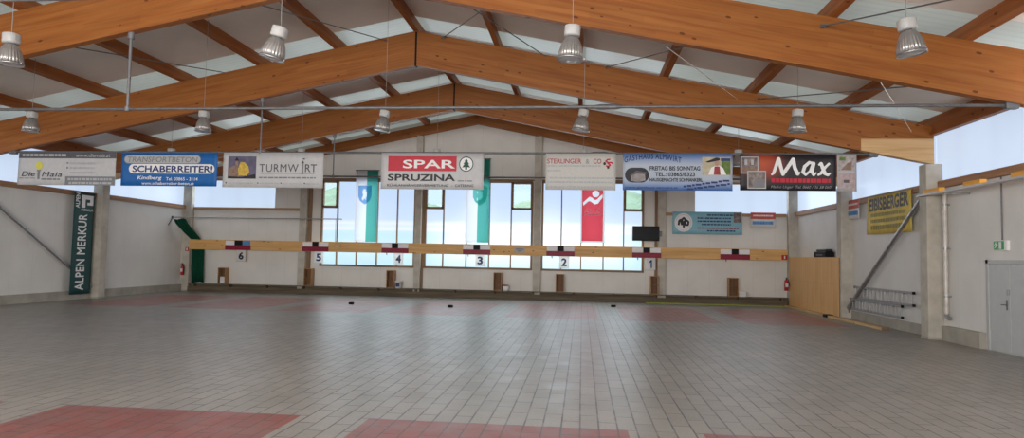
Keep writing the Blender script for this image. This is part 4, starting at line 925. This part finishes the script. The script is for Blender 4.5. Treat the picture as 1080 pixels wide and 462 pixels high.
s.stroke('script_lettering', WHITE, [(U(668), V(180)), (U(688), V(168)), (U(715), V(240)), (U(738), V(252)), (U(756), V(240))], [0.02, 0.045, 0.05, 0.04, 0.02], o_ + 0.003); s.stroke('script_lettering', WHITE, [(U(752), V(165)), (U(720), V(195)), (U(688), V(240)), (U(668), V(252))], [0.03, 0.035, 0.04, 0.03], o_ + 0.004)
s.lay += 5
s.words('red_print', RED, U(312), V(296), U(757), 0.11, 61); s.text('white_lettering', LGREY, 'Marko Unger  Tel. 0660 / 36 58 060', U(308), V(334), U(762), V(360), shear=0.3, bold=0.008)
s.build('advertising_banner', glowred(), 'black banner with big white script lettering and a red glow', 'banner', GRP)
s = rod_banner(7.28, 7.82, 4.12); U, V = fx(803, 950, 98, 372)
PHC = plain('photo_pale', (0.40, 0.36, 0.36), rough=0.6, var=0.3, scale=10); PHD = plain('photo_rose', (0.44, 0.34, 0.34), rough=0.6, var=0.2, scale=9)
s.rect('photo', PHC, U(812), V(108), U(938), V(222)); s.poly('photo_shade', BRWN, [(U(830), V(215)), (U(880), V(165)), (U(915), V(150)), (U(910), V(215))]); s.rect('photo_shade', MATS['photo_green'], U(820), V(118), U(866), V(145)); s.rect('photo', PHD, U(812), V(238), U(938), V(364)); s.rect('photo_shade', DARKG, U(850), V(288), U(893), V(310)); s.rect('photo_shade', PHC, U(820), V(335), U(930), V(360))
s.build('advertising_banner', LGREY, 'narrow strip banner with two stacked pale photos, right end of the hanging row', 'banner', GRP)

# ------------------------------------------------------------------ boards on the back wall, right of the windows
s = Sheet((4.26, YB - 0.125, 4.36), (1, 0, 0), (0, 0, -1), 3.22, 1.07, 0.002, 1); U, V = fx(409, 647, 15, 130)
s.disc('logo_disc', WHITE, 0.16, 0.485, 0.129, 0.415, 28); s.ring('logo_ring', LGREY, 0.16, 0.485, 0.112, 0.36, 0.96)
mk = lambda pts: [(0.16 + a * 0.075, 0.485 + c * 0.24) for a, c in pts]
o_ = s.off(); s.stroke('logo_letters', INK, mk([(-0.95, 0.5), (-0.85, -0.3), (-0.55, -0.5), (-0.35, 0.35), (-0.25, -0.6), (0.05, -0.85), (0.3, -0.55), (0.3, 0.3)]), 0.045, o_)
s.stroke('logo_letters', INK, mk([(0.02, 0.95), (0.05, -0.1), (0.5, -0.45), (0.95, -0.1), (0.85, 0.45), (0.4, 0.45), (0.05, 0.2)]), 0.045, o_ + 0.002)
s.lay += 4
for q, (vv, u0, u1) in enumerate(((0.14, 0.50, 0.93), (0.28, 0.36, 0.84), (0.42, 0.36, 0.84), (0.56, 0.42, 0.84), (0.72, 0.36, 0.95), (0.84, 0.5, 0.9))): s.words('small_print', NAVY if q not in (4,) else MATS['faded_red_print'], u0, vv, u1, 0.06, 70 + q)
s.rect('photo', PHA, 0.88, 0.02, 0.985, 0.46)
s.build('sponsor_board', CYAN, 'light blue board with a round black and white logo, high on the back wall', 'sign')
s = Sheet((7.87, YB - 0.125, 4.36), (1, 0, 0), (0, 0, -1), 1.13, 0.74, 0.002, 1)
LRED = plain('light_red_print', (0.62, 0.12, 0.09), rough=0.55); LBLU = plain('mid_blue_print', (0.05, 0.28, 0.62), rough=0.55)
s.rect('red_field', LRED, 0, 0, 1, 0.42); s.words('white_print', WHITE, 0.1, 0.2, 0.9, 0.1, 80); s.words('blue_print', LBLU, 0.08, 0.66, 0.9, 0.20, 81)
s.build('sponsor_board', PAPER, 'small red, white and blue board on the back wall right of the light blue board', 'sign')

# ------------------------------------------------------------------ left wall: banner, brace
s = Sheet((XL + 0.23, 24.62, 4.33), (0, 1, 0), (0, 0, -1), 1.13, 4.12, 0.012, 2)
# seen from inside the hall the far end is on the right
U, V = fx(178, 232, 148, 415)
s.text('lettering', WHITE, 'ALPEN MERKUR', U(191), V(205), U(214), V(405), rot=True, bold=0.022, space=1.08)
s.text('lettering', WHITE, 'ALPEN', U(182), V(151), U(192), V(190), rot=True, bold=0.02)
o_ = s.off(); s.rect('logo', WHITE, U(197), V(155), U(228), V(166), o_); s.rect('logo', WHITE, U(197), V(166), U(207), V(188), o_); s.rect('logo', WHITE, U(219), V(166), U(228), V(181), o_); s.rect('logo', WHITE, U(212), V(174), U(219), V(181), o_)
s.text('lettering', WHITE, 'MERKUR', U(197), V(191), U(229), V(197), bold=0.0)
r = s.build('wall_banner', BGREEN, 'tall dark green vertical banner on the left wall with white lettering', 'banner')
b = MB(); b.tube((XL + 0.23, 24.55, 4.33), (XL + 0.23, 25.82, 4.33), 0.02); b.tube((XL + 0.23, 24.7, 4.33), (XL + 0.12, 24.7, 4.33), 0.012); b.tube((XL + 0.23, 25.65, 4.33), (XL + 0.12, 25.65, 4.33), 0.012); b.build('top_rod', STEEL_D, r)
for lab, x, sgn in (('silver diagonal steel brace on the left wall, passing behind the dark green banner', XL + 0.12, 1), ('silver diagonal steel brace on the right wall beside the yellow banner', XR - 0.16, -1)):
    p, q = ((x, 20.5, 4.0), (x, 26.12, 0.38)) if sgn == 1 else ((x, 20.3, 4.12), (x, 26.05, 0.36))
    if sgn == 1: p = (x, 20.4, 4.05)
    r = thing('wall_brace', lab, 'brace', q, 'diagonal wall braces')
    b = MB(); b.tube(p, q, 0.055 if sgn == 1 else 0.075, 14); b.build('brace_tube', STEEL, r)
    for e in (p, q):
        c = MB(); c.bbox(e[0] - 0.02, e[0] + 0.02, e[1] - 0.12, e[1] + 0.12, e[2] - 0.12, e[2] + 0.12, 0.01); c.bbox(e[0], e[0] + (-sgn) * 0.165, e[1] - 0.05, e[1] + 0.05, e[2] - 0.05, e[2] + 0.05, 0.005); c.build('end_plate', STEEL_D, r)

# ------------------------------------------------------------------ right wall: banner, board, ladders, pipe, tray, exit sign
s = Sheet((XR - 0.15, 24.25, 4.33), (0, -1, 0), (0, 0, -1), 3.1, 1.28, 0.03, 0.5)
s.text('title_lettering', INK, 'EIBISBERGER', 0.05, 0.06, 0.95, 0.40, bold=0.035, slope=-0.02)
OLV = plain('olive_print', (0.30, 0.25, 0.07), rough=0.6, var=0.1)
for q, (vv, hh) in enumerate(((0.50, 0.09), (0.66, 0.09), (0.83, 0.11))): s.words('small_print', OLV, 0.10, vv, 0.88, hh, 90 + q)
r = s.build('wall_banner', YELLOW, 'worn yellow banner with black lettering on the right wall', 'banner')
b = MB(); b.tube((XR - 0.15, 24.3, 4.33), (XR - 0.15, 21.1, 4.33), 0.012); b.tube((XR - 0.15, 24.4, 4.33), (XR - 0.02, 24.4, 4.33), 0.01); b.tube((XR - 0.15, 21.3, 4.33), (XR - 0.02, 21.3, 4.33), 0.01); b.build('hanging_cord', CABLE, r)
s = Sheet((XR - 0.14, 26.1, 4.36), (0, -1, 0), (0, 0, -1), 1.1, 0.70, 0.002, 1)
s.rect('red_field', LRED, 0, 0, 1, 0.45); s.words('white_print', WHITE, 0.1, 0.22, 0.9, 0.1, 82); s.words('blue_print', LBLU, 0.08, 0.68, 0.9, 0.22, 83)
s.build('sponsor_board', PAPER, 'small red, white and blue board on the right wall left of the yellow banner', 'sign')

def ladder(y0, y1, z0, z1, x, lab):
    r = thing('aluminium_ladder', lab, 'ladder', ((x), (y0 + y1) / 2, z0), 'ladders on the right wall')
    for z in (z0, z1):
        b = MB(); b.bbox(x - 0.03, x + 0.03, y0, y1, z - 0.035, z + 0.035, 0.006); b.build('rail', ALU, r)
    n = int((y1 - y0) / 0.27)
    for i in range(n):
        yy = y0 + 0.15 + i * (y1 - y0 - 0.3) / (n - 1); b = MB(); b.tube((x, yy, z0), (x, yy, z1), 0.017, 8); b.build('rung', ALU, r)
    for yy in (y0 - 0.005, y1 + 0.005):
        for z in (z0, z1):
            c = MB(); c.bbox(x - 0.036, x + 0.036, yy - 0.03, yy + 0.03, z - 0.042, z + 0.042, 0.006); c.build('end_cap', BLACK, r)
    for yy in (y0 + 0.7, y1 - 0.7): MB().tube((x + 0.02, yy, z1 - 0.05), (XR - 0.001, yy, z1 - 0.05), 0.02).build('wall_hook', STEEL_D, r)
ladder(21.15, 25.45, 0.83, 1.20, XR - 0.13, 'upper aluminium ladder hung sideways low on the right wall')
ladder(21.75, 25.65, 0.42, 0.76, XR - 0.19, 'lower aluminium ladder hung sideways just above the plinth of the right wall')

r = thing('rain_pipe', 'white vertical rainwater pipe beside the near column of the right wall', 'pipe', (XR - 0.11, 19.35, 0.62))
px, py = XR - 0.13, 19.35
b = MB(); b.tube((px, py, 0.72), (px, py, 4.02), 0.06, 16); ps = b.build('pipe_shaft', plain('pipe_white', (0.60, 0.57, 0.53), rough=0.5, metal=0.2, var=0.2, scale=4), r)
b = MB(); b.path([(px, py, 0.74), (px, py - 0.03, 0.66), (px, py - 0.16, 0.62)], 0.06, 14); b.build('pipe_elbow', STEEL, r)
for z in (1.2, 2.5, 3.7): MB().tube((px, py, z - 0.025), (px, py, z + 0.025), 0.07, 16).box(px, XR - 0.001, py - 0.02, py + 0.02, z - 0.02, z + 0.02).build('pipe_clamp', STEEL, r)
r = thing('cable_tray', 'long pale metal tray under the ledge of the right wall above the door', 'tray', (XR - 0.2, 14.6, 4.04))
b = MB(); b.box(9.34, 9.53, 8.5, 19.85, 3.95, 3.97); b.box(9.325, 9.345, 8.5, 19.85, 3.95, 4.0); b.build('tray_channel', TRAYM, r)
for yy in (9.5, 12.5, 15.3, 18.4): MB().box(9.36, XR - 0.001, yy - 0.025, yy + 0.025, 3.90, 3.95).build('tray_bracket', STEEL, r)
for (ya, yb), lab in (((18.70, 19.50), 'yellow timber block on the tray against the near column of the right wall'), ((16.86, 17.58), 'yellow timber block on the tray, middle of the three'), ((14.4, 15.72), 'yellow timber block on the tray at the right edge of the photo')):
    b = MB(); b.bbox(9.36, 9.52, ya, yb, 3.97, 4.11, 0.008); tag(b.build('timber_block', YELWOOD, None, (9.44, (ya + yb) / 2, 3.97)), lab, 'timber block', 'yellow blocks on the tray')
r = thing('exit_sign', 'green and white emergency exit sign above the grey double door', 'exit sign', (XR - 0.04, 17.05, 2.44))
b = MB(); b.bbox(XR - 0.07, XR - 0.0, 16.80, 17.33, 2.42, 2.67, 0.01); b.build('sign_housing', WHITE, r)
xf = XR - 0.072
def yz(ymb, pts): ymb.add([(xf, y, z) for y, z in pts], [list(range(len(pts)))])
b = MB(); yz(b, [(17.31, 2.44), (16.90, 2.44), (16.90, 2.65), (17.31, 2.65)]); sf = b.build('sign_face', EXITG, r)
xf -= 0.002
b = MB(); yz(b, [(17.10, 2.46), (17.00, 2.46), (17.00, 2.63), (17.10, 2.63)])
yz(b, [(17.22 + 0.022 * math.cos(a), 2.61 + 0.022 * math.sin(a)) for a in [k * 0.7 for k in range(9)]])
for pts in ([(17.25, 2.59), (17.19, 2.59), (17.18, 2.53), (17.23, 2.53)], [(17.23, 2.535), (17.19, 2.535), (17.26, 2.47), (17.29, 2.47)], [(17.21, 2.535), (17.18, 2.535), (17.14, 2.46), (17.17, 2.46)], [(17.20, 2.59), (17.19, 2.575), (17.13, 2.555), (17.13, 2.57)], [(17.25, 2.59), (17.24, 2.575), (17.29, 2.545), (17.30, 2.555)]): yz(b, pts)
b.build('sign_symbol', WHITE, sf)
b = MB(); b.tube((XR - 0.02, 17.05, 2.66), (XR - 0.02, 17.05, 4.19), 0.018, 8); b.build('conduit', STEEL_D, r)

# ------------------------------------------------------------------ plywood booth in the right corner, printer, planks
r = thing('plywood_booth', 'tall pale plywood booth in the back right corner', 'booth', (XR - 0.25, 29.1, 0))
bx = XR - 0.47; seams = [26.10, 27.35, 28.6, 29.85, 31.1, 32.05]
for a, c in zip(seams, seams[1:]):
    for za, zb in ((0.06, 1.25), (1.254, 2.25)):
        b = MB(); b.bbox(bx, bx + 0.02, a + 0.003, c - 0.003, za, zb, 0.002); b.build('plywood_panel', PLY, r)
b = MB(); b.box(bx - 0.005, XR, 26.09, 32.06, 2.25, 2.275); b.build('booth_top', PLY, r)
b = MB(); b.box(bx + 0.02, XR, 26.10, 26.12, 0.02, 2.25); b.box(bx + 0.02, XR, 32.03, 32.05, 0.02, 2.25); b.box(bx + 0.021, bx + 0.06, 26.12, 32.03, 0.0, 2.25); b.build('booth_frame', DARKWOOD, r)
r = thing('printer', 'black printer on top of the plywood booth', 'printer', (XR - 0.24, 28.3, 2.275))
b = MB(); b.bbox(XR - 0.42, XR - 0.08, 27.55, 28.95, 2.275, 2.50, 0.03); pb = b.build('printer_body', BLACK, r)
b = MB(); b.bbox(XR - 0.38, XR - 0.10, 27.65, 28.75, 2.50, 2.60, 0.03); b.build('printer_lid', plain('dark_plastic', (0.03, 0.03, 0.034), rough=0.45), r)
b = MB(); b.bbox(XR - 0.43, XR - 0.415, 27.9, 28.6, 2.33, 2.40, 0.004); b.build('paper_slot', DARKG, pb)
r = tag(MB().bbox(XR - 0.30, XR - 0.10, 26.45, 26.75, 2.275, 2.62, 0.01).build('white_box', PAPER, None, (XR - 0.2, 26.6, 2.275)), 'small pale box beside the black printer on the booth', 'box')
MB().bbox(XR - 0.31, XR - 0.09, 26.44, 26.76, 2.60, 2.64, 0.008).build('box_lid', WHITE, r)
def plank(p, q, w_, h_, lab, endm):
    pv, qv = Vector(p), Vector(q); d = (qv - pv).normalized(); n = Vector((d.y, -d.x, 0))
    b = MB(); vs = [e + n * sg * w_ / 2 + Vector((0, 0, z)) for e in (pv, qv) for sg in (-1, 1) for z in (0.0, h_)]
    b.add(vs, [(0, 1, 3, 2), (4, 6, 7, 5), (0, 4, 5, 1), (2, 3, 7, 6), (0, 2, 6, 4), (1, 5, 7, 3)])
    o = tag(b.build('floor_plank', PLANK, None, tuple((pv + qv) / 2)), lab, 'plank', 'planks along the right wall')
    e = MB(); c = pv - d * 0.005; vs = [c + d * t + n * sg * (w_ / 2 + 0.004) + Vector((0, 0, z)) for t in (-0.05, 0.03) for sg in (-1, 1) for z in (0.0, h_ + 0.004)]
    e.add(vs, [(0, 1, 3, 2), (4, 6, 7, 5), (0, 4, 5, 1), (2, 3, 7, 6), (0, 2, 6, 4), (1, 5, 7, 3)]); e.build('end_grain', endm, o)
plank((9.33, 26.9, 0), (9.36, 32.1, 0), 0.16, 0.08, 'long wooden plank on the floor along the foot of the plywood booth', DARKWOOD)
plank((9.36, 21.95, 0), (9.28, 26.35, 0), 0.20, 0.09, 'long wooden plank on the floor below the hanging ladders', DARKWOOD)
b = MB(); b.bbox(9.16, 9.42, 26.42, 26.82, 0, 0.10, 0.01); tag(b.build('rubber_block', BLACK, None, (9.3, 26.6, 0)), 'black block on the floor between the two planks', 'block')

# ------------------------------------------------------------------ three small pucks on the lanes
for x, y, lab in ((-9.31, 26.5, 'small black puck on the red lane field below number card 4'), (-5.2, 26.4, 'small black puck on the red lane field below number card 3'), (1.35, 29.0, 'small black puck at the corner of a red lane field right of number card 2')):
    b = MB(); b.lathe([(0.0, 0.0), (0.10, 0.0), (0.11, 0.02), (0.11, 0.07), (0.095, 0.085), (0.03, 0.085), (0.03, 0.07), (0.0, 0.07)], (x, y, 0), 24)
    tag(b.build('rubber_puck', BLACK, None, (x, y, 0)), lab, 'puck', 'pucks on the lanes')
bpy.context.view_layer.update()
